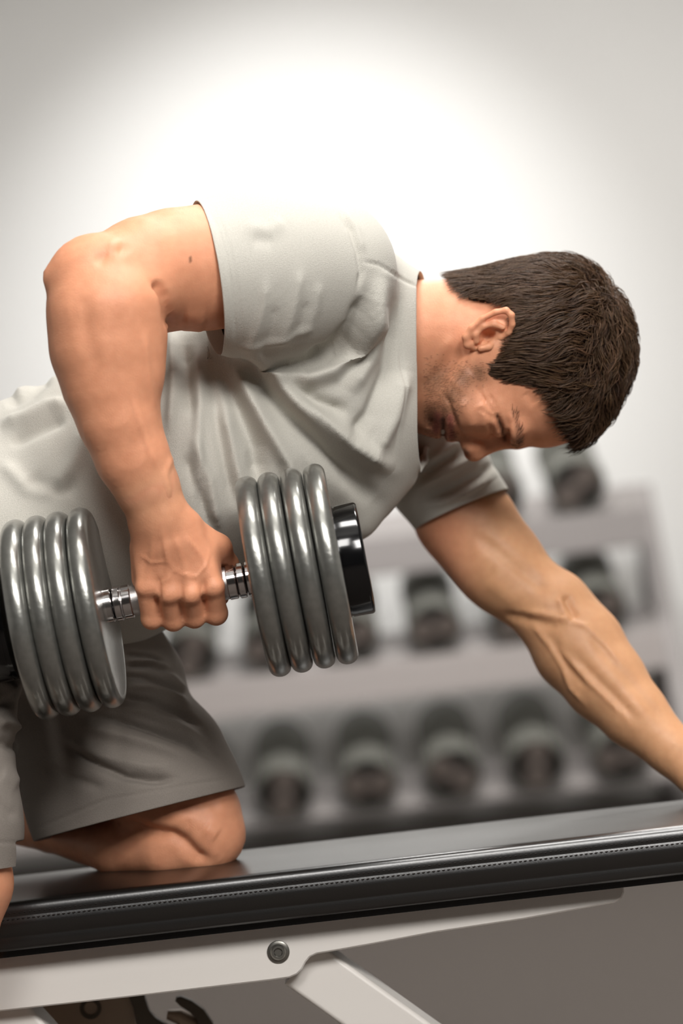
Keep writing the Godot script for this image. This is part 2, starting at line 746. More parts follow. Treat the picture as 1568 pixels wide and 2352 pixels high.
# ---------------------------------------------------------------- the room
func box_shape(lo: Vector3, hi: Vector3, rad := 0.0) -> Shape:
	var s := Shape.new()
	var c := (lo + hi) / 2
	var h := (hi - lo) / 2
	s.bar(Vector3(c.x, c.y, lo.z), Vector3(c.x, c.y, hi.z), Vector3.RIGHT, h.x, h.y, maxf(rad, 0.0001))
	return s

const BACK := -7.45
func room() -> void:
	structure("floor", box_shape(Vector3(-5.2, -0.2, BACK - 0.2), Vector3(5.2, 0, 3.2)), mats.floor_carpet)
	structure("ceiling", box_shape(Vector3(-5.2, 3.2, BACK - 0.2), Vector3(5.2, 3.4, 3.2)), mats.ceiling_paint)
	structure("wall_back", box_shape(Vector3(-5.2, 0, BACK - 0.2), Vector3(5.2, 3.2, BACK)), mats.wall_paint)
	structure("wall_front", box_shape(Vector3(-5.2, 0, 3.0), Vector3(5.2, 3.2, 3.2)), mats.wall_grey)
	structure("wall_left", box_shape(Vector3(-5.2, 0, BACK), Vector3(-5.0, 3.2, 3.0)), mats.wall_paint)
	structure("wall_right", box_shape(Vector3(5.0, 0, BACK), Vector3(5.2, 3.2, 3.0)), mats.wall_paint)

func lamp_panel(x: float, z: float, sx: float, sz: float, energy: float, label: String) -> void:
	var t := thing("ceiling_light", label, "light", Vector3(x, 3.2, z), "ceiling light panels")
	var s := Shape.new()
	for k in 4:
		var a := Vector3([-1, 1, 1, -1][k] * sx / 2, -0.02, [-1, -1, 1, 1][k] * sz / 2)
		var b := Vector3([1, 1, -1, -1][k] * sx / 2, -0.02, [-1, 1, 1, -1][k] * sz / 2)
		s.bar(a, b, Vector3.UP, 0.02, 0.02, 0.003)
	part("frame", s.mesh(), mats.lamp_frame, t, false)
	var d := box_shape(Vector3(-sx / 2 + 0.02, -0.02, -sz / 2 + 0.02), Vector3(sx / 2 - 0.02, -0.005, sz / 2 - 0.02))
	part("diffuser", d.mesh(), mats.lamp_glow, t, false)
	var l := AreaLight3D.new()
	l.name = "panel_light"
	l.area_size = Vector2(sx - 0.06, sz - 0.06)
	l.light_energy = energy
	l.light_color = Color(1, 0.99, 0.98)
	l.shadow_enabled = true
	l.set("area_range", 20.0)
	t.add_child(l, true)
	l.position = Vector3(0, -0.03, 0)
	l.rotation_degrees = Vector3(-90, 0, 0)

func softbox(at: Vector3, to: Vector3, size: float, energy: float, label: String) -> void:
	var t := thing("softbox_lamp", label, "lamp", Vector3(at.x, 0, at.z), "softbox lamps behind the camera")
	var b := Basis.looking_at(to - at, Vector3.UP)
	var c := Vector3(0, at.y, 0)
	var fw := -b.z
	var s := Shape.new()
	var h := size / 2
	for k in 4:
		var a0 := b * Vector3([-1, 1, 1, -1][k] * h, [-1, -1, 1, 1][k] * h, 0)
		var a1 := b * Vector3([1, 1, -1, -1][k] * h, [-1, 1, 1, -1][k] * h, 0)
		var out := (a0 + a1).normalized()
		s.flat(c + a0 + fw * 0.03, c + a1 + fw * 0.03, c + a1 * 0.25 - fw * 0.4, c + a0 * 0.25 - fw * 0.4, out)
		s.flat(c + a0 * 0.97 + fw * 0.03, c + a1 * 0.97 + fw * 0.03, c + a1 * 0.22 - fw * 0.39, c + a0 * 0.22 - fw * 0.39, -out)
	s.flat(c + b * Vector3(-h, -h, 0) * 0.25 - fw * 0.4, c + b * Vector3(h, -h, 0) * 0.25 - fw * 0.4, c + b * Vector3(h, h, 0) * 0.25 - fw * 0.4, c + b * Vector3(-h, h, 0) * 0.25 - fw * 0.4, -fw)
	part("hood", s.mesh(), mats.urethane_face, t, false)
	s = Shape.new()
	s.bar(c - fw * 0.004, c, b.x, h * 0.97, h * 0.97, 0.002)
	part("diffuser", s.mesh(), mats.lamp_glow, t, false)
	s = Shape.new()
	s.tube([c - fw * 0.42, Vector3(0, at.y - 0.25, 0) - fw * 0.3, Vector3(0, 0.5, 0) - fw * 0.3 * Vector3(1, 0, 1)], [0.018, 0.016, 0.016], 10)
	for k in 3:
		var d := Vector3(cos(TAU * k / 3), 0, sin(TAU * k / 3))
		var f := -fw * 0.3 * Vector3(1, 0, 1)
		s.tube([f + Vector3(0, 0.55, 0), f + d * 0.42 + Vector3(0, 0.012, 0)], [0.011, 0.011], 8)
	part("stand", s.mesh(), mats.urethane_face, t, false)
	var l := AreaLight3D.new()
	l.name = "softbox_light"
	l.area_size = Vector2(size * 0.94, size * 0.94)
	l.light_energy = energy
	l.light_color = Color(1, 0.99, 0.98)
	l.shadow_enabled = true
	l.set("area_range", 20.0)
	t.add_child(l, true)
	l.transform = Transform3D(b, c + fw * 0.01)

func lights() -> void:
	lamp_panel(0.7, -3.2, 1.2, 0.6, 3.6, "rectangular ceiling light panel over the back of the weight bench")
	lamp_panel(0.5, -1.7, 1.2, 0.6, 4.0, "rectangular ceiling light panel in front of the weight bench")
	lamp_panel(0.6, -5.3, 1.2, 0.6, 5.2, "rectangular ceiling light panel between the bench and the dumbbell rack")
	softbox(Vector3(1.0, 2.3, 0.4), Vector3(-0.05, 0.75, -2.3), 0.9, 5.8, "black softbox lamp on a stand to the right behind the camera")
	softbox(Vector3(-0.1, 2.6, 0.3), Vector3(-0.1, 0.75, -2.3), 0.8, 3.2, "black softbox lamp on a stand to the left behind the camera")
	# a lamp on the ceiling that washes the back wall
	var t := thing("wall_washer", "white ceiling spotlight aimed at the back wall above the dumbbell rack", "spotlight", Vector3(0.0, 3.2, -5.2))
	var s := Shape.new()
	s.lathe([Vector2(0, 0), Vector2(0, 0.06), Vector2(0.015, 0.06), Vector2(0.015, 0.015), Vector2(0.12, 0.015)], Vector3.ZERO, Vector3.DOWN, 24)
	part("mount", s.mesh(), mats.lamp_frame, t, false)
	var aim := (Vector3(-0.06, 1.5, BACK) - Vector3(0.0, 3.02, -5.2)).normalized()
	s = Shape.new()
	s.lathe([Vector2(-0.1, 0), Vector2(-0.1, 0.05), Vector2(0.1, 0.07), Vector2(0.1, 0.064), Vector2(0.04, 0.05)], Vector3(0, -0.18, 0), aim, 24)
	part("shade", s.mesh(), mats.lamp_frame, t, false)
	s = Shape.new()
	s.lathe([Vector2(0.04, 0), Vector2(0.04, 0.05), Vector2(0.03, 0.05)], Vector3(0, -0.18, 0), aim, 24)
	part("lens", s.mesh(), mats.lamp_glow, t, false)
	var l := SpotLight3D.new()
	l.name = "spot_light"
	l.light_energy = 4.6
	l.spot_angle = 28.0
	l.spot_angle_attenuation = 1.0
	l.spot_range = 12.0
	l.spot_attenuation = 2.0
	l.light_size = 0.05
	l.shadow_enabled = true
	t.add_child(l, true)
	l.position = Vector3(0, -0.18, 0) + aim * 0.12
	l.basis = Basis.looking_at(aim, Vector3.UP)

# ---------------------------------------------------------------- start
func _ready() -> void:
	var cam := Camera3D.new()
	cam.name = "camera"
	add_child(cam)
	cam.position = EYE
	cam.basis = cam_basis
	var at := CameraAttributesPhysical.new()
	at.frustum_focal_length = 12.0 / (1176.0 / F)
	at.frustum_focus_distance = 2.24
	at.frustum_near = 0.05
	at.frustum_far = 100.0
	at.exposure_aperture = at.frustum_focal_length / 29.0
	cam.attributes = at
	cam.fov = rad_to_deg(2.0 * atan(1176.0 / F))
	cam.near = 0.05
	var env := Environment.new()
	env.background_mode = Environment.BG_COLOR
	env.background_color = Color(0.5, 0.5, 0.5)
	env.tonemap_mode = Environment.TONE_MAPPER_LINEAR
	env.tonemap_exposure = 1.08
	env.sdfgi_enabled = true
	env.ssao_enabled = true
	env.ssil_enabled = true
	var we := WorldEnvironment.new()
	we.name = "world_environment"
	we.environment = env
	add_child(we)
	make_materials()
	lights()
	room()
	weight_bench()
	person()
	held_dumbbell()
	dumbbell_rack()

# ---------------------------------------------------------------- weight bench
const BENCH_TOP := 0.46
func profile_normals(pts: Array[Vector2]) -> Array[Vector2]:
	var out: Array[Vector2] = []
	var k := pts.size()
	for i in k:
		var t := (pts[(i + 1) % k] - pts[(i + k - 1) % k]).normalized()
		out.append(Vector2(t.y, -t.x))
	return out

func weight_bench() -> void:
	var t := thing("weight_bench", "flat black padded weight bench on a white steel frame under the kneeling man", "bench", Vector3(0, 0, -2.4))
	var x0 := -0.72
	var x1 := 0.62
	# cushion: a crowned top, rounded edges and a welt low on the side, swept along the bench
	var zf := -2.27
	var zb := -2.525
	var pts: Array[Vector2] = []   # x towards the lens, y up, anticlockwise
	var side := [Vector2(-0.012, 0.0), Vector2(-0.004, 0.001), Vector2(-0.0022, 0.004), Vector2(-0.0018, 0.0105), Vector2(-0.0026, 0.0128), Vector2(-0.0022, 0.0142), Vector2(-0.001, 0.017), Vector2(0.0008, 0.024), Vector2(0.0004, 0.028), Vector2(-0.0006, 0.0325), Vector2(-0.0012, 0.0333), Vector2(-0.0007, 0.0341), Vector2(-0.0008, 0.0375), Vector2(-0.0014, 0.041), Vector2(-0.0032, 0.0442), Vector2(-0.0064, 0.0459), Vector2(-0.013, 0.047)]
	for p in side: pts.append(Vector2(zf + p.x, BENCH_TOP - 0.046 + p.y))
	for i in 9:
		var f := i / 8.0
		pts.append(Vector2(lerpf(zf - 0.035, zb + 0.035, f), BENCH_TOP + 0.0018 + 0.003 * sin(f * PI)))
	for i in side.size():
		var p: Vector2 = side[side.size() - 1 - i]
		pts.append(Vector2(zb - p.x, BENCH_TOP - 0.046 + p.y))
	var s := Shape.new()
	s.extrude(pts, profile_normals(pts), Vector3(x0, 0, 0), Vector3(x1, 0, 0), Vector3(0, 0, 1), Vector3(0, 1, 0))
	var cushion := part("cushion", s.mesh(), mats.black_vinyl, t)
	# two rows of stitches under the top edge
	s = Shape.new()
	var rng := RandomNumberGenerator.new()
	rng.seed = 4
	for row in 2:
		var yy: float = BENCH_TOP - 0.046 + [0.0306, 0.0362][row]
		var zz: float = zf + [-0.0001, -0.0012][row]
		var x := x0 + 0.02
		while x < x1 - 0.02:
			s.tube([Vector3(x, yy, zz - 0.0006), Vector3(x + 0.0011, yy, zz + 0.0006), Vector3(x + 0.0022, yy + 0.0002, zz + 0.0006), Vector3(x + 0.0033, yy, zz - 0.0006)], [0.0004, 0.0006, 0.0006, 0.0004], 4)
			x += 0.0046 + rng.randf() * 0.0004
	var st := part("stitching", s.mesh(), mats.thread, cushion)
	tag(st, "", "", "", "stuff")
	# base board
	s = box_shape(Vector3(x0 + 0.02, BENCH_TOP - 0.052, zb + 0.02), Vector3(x1 - 0.02, BENCH_TOP - 0.0462, zf - 0.012), 0.002)
	part("base_board", s.mesh(), mats.black_gloss, t)
	# the white side plates, cut to a tapering outline with rounded corners
	var out: Array[Vector2] = []
	var d := 0.108
	var px := [[-700, 2278], [0, 2186], [640, 2112], [1000, 2070], [1424, 2020], [1431, 2026], [1433, 2050], [1428, 2063], [1412, 2074], [1200, 2112], [1000, 2142], [850, 2170], [760, 2186], [728, 2191], [712, 2198], [702, 2210], [694, 2226], [682, 2238], [664, 2246], [620, 2252], [300, 2290], [0, 2323], [-700, 2405]]
	for p in px:
		var w := W(p[0], p[1], d)
		out.append(Vector2(w.x, w.y))
	out.reverse()
	var zp := W(600, 2200, d).z
	for k in 2:
		s = Shape.new()
		var z1: float = [zp, zb + 0.06][k]
		extrude_outline(s, out, z1 - 0.02, z1, 0.0015)
		part("side_plate", s.mesh(), mats.white_enamel, t)
	# pivot bolt with washer
	s = Shape.new()
	var bo := W(639, 2186, d)
	bo.z = zp
	s.lathe([Vector2(0, 0.0), Vector2(0, 0.0108), Vector2(0.0012, 0.0108), Vector2(0.002, 0.0098), Vector2(0.002, 0.006)], bo, Vector3(0, 0, 1), 40)
	var wa := part("washer", s.mesh(), mats.bolt_steel, t)
	s = Shape.new()
	s.lathe([Vector2(0.002, 0.0078), Vector2(0.0045, 0.0074), Vector2(0.0058, 0.006), Vector2(0.0058, 0.0042), Vector2(0.004, 0.004)], bo, Vector3(0, 0, 1), 32)
	s.lathe([Vector2(0.004, 0.0041), Vector2(0.004, 0.0)], bo, Vector3(0, 0, 1), 6, 10)
	part("bolt", s.mesh(), mats.bolt_steel, wa)
	# slanting leg towards the right and its foot, the upright at the other end
	var zl := zp - 0.045
	var a := W(690, 2205, d - 0.04)
	a.z = zl
	var b := Vector3(a.x + 0.375, 0.03, zl)
	s = Shape.new()
	s.bar(a, b, Vector3(0, 0, 1), 0.026, 0.0255, 0.005)
	part("leg", s.mesh(), mats.white_enamel, t)
	s = Shape.new()
	s.bar(Vector3(b.x, 0.025, zl + 0.2), Vector3(b.x, 0.025, zl - 0.25), Vector3.UP, 0.025, 0.03, 0.005)
	part("foot", s.mesh(), mats.white_enamel, t)
	s = Shape.new()
	a = W(20, 2290, d - 0.04)
	a.z = zl
	b = Vector3(a.x + 0.09, 0.03, zl)
	var a2 := W(-20, 2290, d - 0.04)
	a2.z = zl
	s.bar(a2, Vector3(a2.x + 0.24, 0.03, zl), Vector3(0, 0, 1), 0.026, 0.0255, 0.005)
	part("leg", s.mesh(), mats.white_enamel, t)
	s = Shape.new()
	s.bar(Vector3(a2.x + 0.24, 0.025, zl + 0.2), Vector3(a2.x + 0.24, 0.025, zl - 0.25), Vector3.UP, 0.025, 0.03, 0.005)
	part("foot", s.mesh(), mats.white_enamel, t)
	# tan cross tube with a hole and the dark curved adjuster beside it
	s = Shape.new()
	var c0 := W(60, 2338, -0.06)
	var c1 := W(312, 2318, -0.06)
	c1.y = c0.y
	s.bar(c0, c1, Vector3.UP, 0.02, 0.02, 0.004)
	var tb := part("cross_tube", s.mesh(), mats.tan_enamel, t)
	s = Shape.new()
	s.lathe([Vector2(0, 0.011), Vector2(0.001, 0.011), Vector2(0.001, 0.007), Vector2(-0.004, 0.0065), Vector2(-0.004, 0)], W(208, 2316, -0.0395), Vector3(0, 0, 1), 24)
	part("hole_plug", s.mesh(), mats.dark_steel, tb)
	s = Shape.new()
	var hook: Array[Vector2] = []
	for p in [[294, 2286], [330, 2282], [334, 2300], [342, 2322], [356, 2338], [378, 2352], [410, 2376], [440, 2384], [458, 2368], [452, 2344], [436, 2326], [414, 2312], [402, 2300], [404, 2292], [416, 2290], [440, 2300], [468, 2320], [488, 2350], [492, 2384], [470, 2416], [420, 2420], [370, 2402], [330, 2380], [312, 2352], [306, 2318]]:
		var w := W(p[0], p[1], -0.03)
		hook.append(Vector2(w.x, w.y))
	hook.reverse()
	var zh := W(400, 2330, -0.03).z
	extrude_outline(s, hook, zh - 0.012, zh, 0.001)
	part("adjuster_hook", s.mesh(), mats.dark_steel, t)
	s = Shape.new()
	s.tube([W(384, 2330, -0.045), W(410, 2334, -0.045), W(440, 2352, -0.045), W(452, 2390, -0.045)], [0.005, 0.008, 0.011, 0.012], 12)
	part("hook_liner", s.mesh(), mats.tan_enamel, t)

# a flat plate of any outline (anticlockwise) with a small chamfer
func extrude_outline(s: Shape, pts: Array[Vector2], z0: float, z1: float, ch: float) -> void:
	var packed := PackedVector2Array(pts)
	if Geometry2D.is_polygon_clockwise(packed) == false:
		packed.reverse()
	var tri := Geometry2D.triangulate_polygon(packed)
	var k := packed.size()
	var nrm := []
	for i in k:
		var tg := (packed[(i + 1) % k] - packed[(i + k - 1) % k]).normalized()
		var nn := Vector2(tg.y, -tg.x)
		if Geometry2D.is_point_in_polygon(packed[i] + nn * 0.0005, packed): nn = -nn
		nrm.append(nn)
	for e in 2:
		var z: float = [z0, z1][e]
		var dir := Vector3(0, 0, [-1, 1][e])
		for i in range(0, tri.size(), 3):
			var p := []
			for j in 3:
				var w: Vector2 = packed[tri[i + j]] - nrm[tri[i + j]] * ch
				p.append(Vector3(w.x, w.y, z))
			s.tri(p[0], p[1], p[2], dir, dir, dir)
	for i in k:
		var j := (i + 1) % k
		var n0 := Vector3(nrm[i].x, nrm[i].y, 0)
		var n1 := Vector3(nrm[j].x, nrm[j].y, 0)
		var a := Vector3(packed[i].x, packed[i].y, 0)
		var b := Vector3(packed[j].x, packed[j].y, 0)
		s.quad(a + Vector3(0, 0, z0 + ch), a + Vector3(0, 0, z1 - ch), b + Vector3(0, 0, z1 - ch), b + Vector3(0, 0, z0 + ch), n0, n0, n1, n1)
		for e in 2:
			var zi: float = [z0, z1][e]
			var zo: float = [z0 + ch, z1 - ch][e]
			var up := Vector3(0, 0, [-1, 1][e])
			s.quad(a + Vector3(0, 0, zo), a - n0 * ch + Vector3(0, 0, zi), b - n1 * ch + Vector3(0, 0, zi), b + Vector3(0, 0, zo), (n0 + up).normalized(), (n0 + up).normalized(), (n1 + up).normalized(), (n1 + up).normalized())

# ---------------------------------------------------------------- the dumbbell in the hand
const DB := 0.2     # its depth in front of the plane of the man's spine
func held_dumbbell() -> void:
	var o := W(400, 1362, DB)
	var ax := (W(700, 1306, DB) - o).normalized()
	var m := M(1, DB) * 1.0172    # metres along the axis for one pixel of u
	var t := thing("dumbbell", "big grey dumbbell of eight round-edged plates held in the man's fist", "dumbbell", o)
	var along := func(u: float) -> Vector3: return o + ax * ((u - 400.0) * m)
	var lath := func(prof: Array, u: float, dir: float, segs := 64) -> Mesh:
		var s := Shape.new()
		s.lathe(prof, along.call(u), ax * dir, segs)
		return s.mesh()
	var r := M(36, DB)
	var w := 226.0 * m
	part("handle", lath.call([Vector2(0, 0), Vector2(0, r), Vector2(20 * m, r * 0.98), Vector2(120 * m, r * 1.05), Vector2(240 * m, r * 1.05), Vector2(254 * m, r), Vector2(254 * m, 0)], 278, 1.0), mats.knurled_chrome, t)
	for side in [[246.0, 1.0], [579.0, -1.0]]:
		var u: float = side[0]
		var dir: float = side[1]
		var rc := M(41, DB)
		var ring := func(w0: float, w1: float, rad: float) -> Mesh:
			return lath.call([Vector2(w0 * m, rad * 0.8), Vector2(w0 * m + 0.0001, rad - 0.0015), Vector2(w0 * m + 0.0012, rad), Vector2(w1 * m - 0.0012, rad), Vector2(w1 * m - 0.0001, rad - 0.0015), Vector2(w1 * m, rad * 0.8)], u, dir)
		part("collar_ring", ring.call(-4, 14, rc), mats.chrome, t)
		part("collar_ring", ring.call(16, 34, rc), mats.chrome, t)
		part("collar", ring.call(35, 58, rc * 0.97), mats.chrome, t)
	# plates: a fat rounded rim and a recessed web
	var rp := M(234, DB)
	var half := 25.6 * m
	var prof := [Vector2(-half * 0.45, r * 0.8), Vector2(-half * 0.45, rp * 0.5), Vector2(-half * 0.5, rp * 0.8), Vector2(-half * 0.8, rp * 0.83)]
	for k in 13:
		var a := PI * k / 12.0
		prof.append(Vector2(-half * cos(a) * 0.97, rp - half * 0.85 + half * 0.85 * sin(a)))
	prof.append_array([Vector2(half * 0.8, rp * 0.83), Vector2(half * 0.5, rp * 0.8), Vector2(half * 0.45, rp * 0.5), Vector2(half * 0.45, r * 0.8)])
	var us := [73.0, 122.0, 171.0, 222.0, 605.0, 655.0, 707.0, 759.0]
	for i in 8:
		var pm: Mesh = lath.call(prof, us[i], 1.0, 96)
		part("weight_plate", pm, mats.plate_paint, t)
	# flat backing disc on the inner face of the left stack
	part("backing_disc", lath.call([Vector2(0, 0), Vector2(0, rp * 0.9), Vector2(14 * m, rp * 0.93), Vector2(23 * m, rp * 0.92), Vector2(24 * m, rp * 0.9), Vector2(24 * m, 0)], 222, 1.0, 96), mats.plate_paint, t)
	# black end caps
	var rcap := M(130, DB)
	var cap := [Vector2(0, 0), Vector2(0, rcap), Vector2(0.003, rcap), Vector2(0.003, rcap * 0.985), Vector2(0.0045, rcap * 0.985), Vector2(0.0045, rcap), Vector2(54 * m, rcap), Vector2(58 * m, rcap * 0.99), Vector2(61 * m, rcap * 0.965), Vector2(62 * m, rcap * 0.9), Vector2(58 * m, rcap * 0.86), Vector2(58 * m, 0)]
	part("end_cap", lath.call(cap, 778, 1.0, 72), mats.black_gloss, t)
	part("end_cap", lath.call(cap, 25, -1.0, 72), mats.black_gloss, t)

# ---------------------------------------------------------------- dumbbell rack
func rack_dumbbell(called: String, label: String, u: float, v: float, rpx: float, spin: float) -> Node3D:
	# lies on the tray: the near head first, then handle and far head, down towards the lens
	var z := 6.75
	var tilt := deg_to_rad(21)
	var ax := Vector3(0, -sin(tilt), cos(tilt))     # towards the room
	var o := W(u, v, Z0 - z)
	var t := thing(called, label, "dumbbell", o, "dumbbells on the rack")
	t.basis = Basis(Vector3.RIGHT, tilt)
	var r := rpx * z / F
	var head := [Vector2(-0.1, 0), Vector2(-0.1, r * 0.86), Vector2(-0.094, r), Vector2(-0.008, r), Vector2(0, r * 0.94), Vector2(0, r * 0.9), Vector2(-0.004, r * 0.88), Vector2(-0.004, 0)]
	for k in 2:
		var s := Shape.new()
		s.lathe(head, Vector3(0, 0, 0 if k == 0 else -0.25), Vector3(0, 0, 1) if k == 0 else Vector3(0, 0, 1), 36)
		part("head", s.mesh(), mats.urethane, t, false)
	var s := Shape.new()
	s.lathe([Vector2(-0.26, 0), Vector2(-0.26, 0.016), Vector2(-0.09, 0.016), Vector2(-0.09, 0)], Vector3.ZERO, Vector3(0, 0, 1), 16)
	part("handle", s.mesh(), mats.chrome, t, false)
	s = Shape.new()
	s.lathe([Vector2(-0.004, r * 0.88), Vector2(-0.003, r * 0.87), Vector2(-0.003, 0)], Vector3.ZERO, Vector3(0, 0, 1), 32)
	part("face", s.mesh(), mats.urethane_face, t, false)
	for k in 2:
		s = Shape.new()
		var q := r * 0.43
		s.lathe([Vector2(-0.003, q), Vector2(0.001, q), Vector2(0.003, q * 0.92), Vector2(0.003, q * 0.7), Vector2(0.001, q * 0.66), Vector2(0.001, 0)], Vector3(cos(spin), sin(spin), 0) * q * [1, -1][k], Vector3(0, 0, 1), 24)
		part("raised_disc", s.mesh(), mats.end_disc, t, false)
	return t

func dumbbell_rack() -> void:
	var t := thing("dumbbell_rack", "grey three-tier dumbbell rack against the white wall behind the bench", "rack", Vector3(0, 0, -7.0))
	var rows := [[1325.0, 1118.0, 68.0], [998.0, 1445.0, 64.0], [1040.0, 1780.0, 67.0]]
	var tilt := deg_to_rad(21)
	var x0 := -1.35
	var x1 := W(1500, 1400, Z0 - 6.9).x
	for i in 3:
		var o := W(rows[i][0], rows[i][1], Z0 - 6.75)
		var r: float = rows[i][2] * 6.75 / F
		var fwd := Vector3(0, -sin(tilt), cos(tilt))
		var up := Vector3(0, cos(tilt), sin(tilt))
		var near := Vector3(0, o.y, o.z) - up * (r + 0.0115) + fwd * (0.03 if i < 2 else -0.01)
		var far := near - fwd * 0.25
		var s := Shape.new()
		s.bar(near + Vector3((x0 + x1) / 2, 0, 0), far + Vector3((x0 + x1) / 2, 0, 0), Vector3.RIGHT, (x1 - x0) / 2, 0.006, 0.002)
		var sh := part("shelf", s.mesh(), mats.rack_paint, t)
		s = Shape.new()
		if i == 2: continue
		var e := near + Vector3(0, -0.032, 0)
		s.bar(Vector3(x0, e.y, e.z), Vector3(x1, e.y, e.z), Vector3.UP, 0.055, 0.01, 0.004)
		part("front_rail", s.mesh(), mats.rack_rail if i == 1 else mats.rack_paint, sh)
		# saddles between the dumbbells
	for side in 2:
		var x: float = [x0 - 0.03, x1 + 0.03][side]
		var s := Shape.new()
		var top := W(1448, 1130, Z0 - 7.12)
		s.bar(Vector3(x, top.y, -7.12), Vector3(x, 0.03, -6.62), Vector3.RIGHT, 0.03, 0.035, 0.008)
		part("upright", s.mesh(), mats.rack_paint, t)
		s = Shape.new()
		s.bar(Vector3(x, 0.025, -6.5), Vector3(x, 0.025, -7.35), Vector3.RIGHT, 0.03, 0.025, 0.006)
		part("base_rail", s.mesh(), mats.rack_dark, t)
		s = Shape.new()
		s.bar(Vector3(x, top.y - 0.06, -7.1), Vector3(x, 0.04, -7.3), Vector3.RIGHT, 0.025, 0.025, 0.006)
		part("rear_strut", s.mesh(), mats.rack_dark, t)
	var list := [
		["dark dumbbell on the top rack tier, half hidden by the man's nose and far sleeve", 1136, 1139, 68, 0.9],
		["dark round dumbbell alone in the open on the top rack tier, under the man's forehead", 1325, 1118, 68, 0.75],
		["dark dumbbell on the middle rack tier, between the fist and the shorts waist", 438, 1506, 64, 1.2],
		["dark dumbbell on the middle rack tier, showing between the fist and the held dumbbell's plates", 618, 1488, 64, 0.2],
		["dark dumbbell on the middle rack tier, showing below the held dumbbell's black end cap", 808, 1467, 64, 0.4],
		["dark dumbbell in full view on the middle rack tier, left of the straight arm", 998, 1445, 64, 0.1],
		["dark dumbbell on the middle rack tier, half covered by the straight arm's inner elbow", 1188, 1423, 64, 0.9],
		["dark dumbbell ending the middle rack tier, peeking out above the straight arm's elbow", 1378, 1402, 64, 0.5],
		["dark round dumbbell on the bottom rack tier, mostly hidden behind the kneeling thigh", 461, 1846, 68, 0.6],
		["dark dumbbell on the bottom rack tier, first one right of the kneeling knee", 652, 1824, 68, 1.4],
		["dark round dumbbell on the bottom rack tier, second one right of the kneeling knee", 847, 1803, 68, 0.0],
		["dark round dumbbell on the bottom rack tier, third one right of the kneeling knee", 1040, 1780, 68, -0.6],
		["dark round dumbbell on the bottom rack tier, fourth one right of the kneeling knee", 1233, 1758, 68, 1.5],
		["dark round dumbbell on the bottom rack tier, last one, beneath the straight forearm", 1428, 1738, 68, 0.1],
	]
	for a in list:
		rack_dumbbell("rack_dumbbell", a[0], a[1], a[2], a[3], a[4])

# ---------------------------------------------------------------- the man
const HAIRLINE := [1342, 1030, 1310, 996, 1280, 960, 1266, 925, 1250, 900, 1215, 886, 1180, 878, 1140, 872, 1122, 862, 1122, 845, 1140, 825, 1158, 800, 1174, 772, 1184, 745, 1180, 718, 1150, 700, 1110, 697, 1075, 690, 1052, 672, 1040, 640, 1040, 560, 1240, 520, 1500, 560, 1560, 800, 1500, 1080]
var hair_poly := PackedVector2Array()

func smooth_in(a: float, b: float, x: float) -> float:
	return smoothstep(a, b, x)

func poly_depth(p: Vector2) -> float:
	# signed distance in pixels, positive inside the hairline
	var best := 1e9
	var k := hair_poly.size()
	for i in k:
		var a := hair_poly[i]
		var ab := hair_poly[(i + 1) % k] - a
		var t := clampf((p - a).dot(ab) / maxf(ab.length_squared(), 0.001), 0, 1)
		best = minf(best, (p - a - ab * t).length())
	return best if Geometry2D.is_point_in_polygon(p, hair_poly) else -best

func head_field() -> Sdf:
	var h := Sdf.new(self)
	var s := 1.0 / 2292.0
	h.ball(1232, 800, 0, 196, 200, 168, 0.01)
	h.ball(1250, 905, 0, 118, 122, 132, 0.02)
	h.ball(1120, 890, 0, 118, 118, 122, 0.025)
	for q in [1.0, -1.0]:
		var d: float = q * s
		h.cone(1122, 800, 108 * d, 36, 1050, 905, 88 * d, 34, 0.02)
		h.cone(1050, 905, 88 * d, 34, 990, 950, 26 * d, 34, 0.02)
		h.ball(1122, 945, 84 * d, 46, 40, 44, 0.02)
		h.ball(1060, 935, 78 * d, 52, 48, 42, 0.02)
		h.cone(1186, 985, 92 * d, 22, 1186, 1010, 26 * d, 20, 0.012)
		h.ball(1079, 1026, 26 * d, 20, 17, 17, 0.008)
	h.ball(988, 955, 0, 40, 36, 44, 0.015)
	h.cone(1170, 1006, 0, 17, 1092, 1036, 0, 20, 0.01)
	h.ball(1086, 1040, 0, 17, 16, 20, 0.008)
	h.ball(1036, 965, 0, 40, 42, 62, 0.015)
	# eye sockets, the eyes pressed shut in them
	for q in [1.0, -1.0]:
		var d: float = q * s
		h.ball(1150, 1004, 66 * d, 22, 26, 38, 0.008, 1)
		h.ball(1149, 982, 70 * d, 22, 23, 32, 0.005)
		h.ball(1072, 1040, 14 * d, 7, 12, 7, 0.003, 1)
		h.cone(1094, 1024, 24 * d, 10, 1074, 1010, 34 * d, 8, 0.006, 0)
	for q in [1.0, -1.0]:
		h.ball(1122, 772, 158 * q * s, 19, 14, 32, 0.004, 1, -20)
	# mouth, open with the teeth clenched
	h.ball(1018, 985, 0, 11, 46, 66, 0.002, 1)
	for q in [1.0, -1.0]:
		h.cone(1035, 1003, 0, 8, 1033, 960, 58 * q * s, 6, 0.004)
		h.cone(1001, 990, 0, 9, 1005, 955, 56 * q * s, 6, 0.004)
	# neck
	h.chain([[1130, 770, 0, 122], [1040, 767, 0, 121], [960, 769, -0.005, 120], [900, 770, -0.02, 100]], 0.01)
	h.cone(1060, 900, 0, 70, 960, 880, 0, 70, 0.03)
	return h

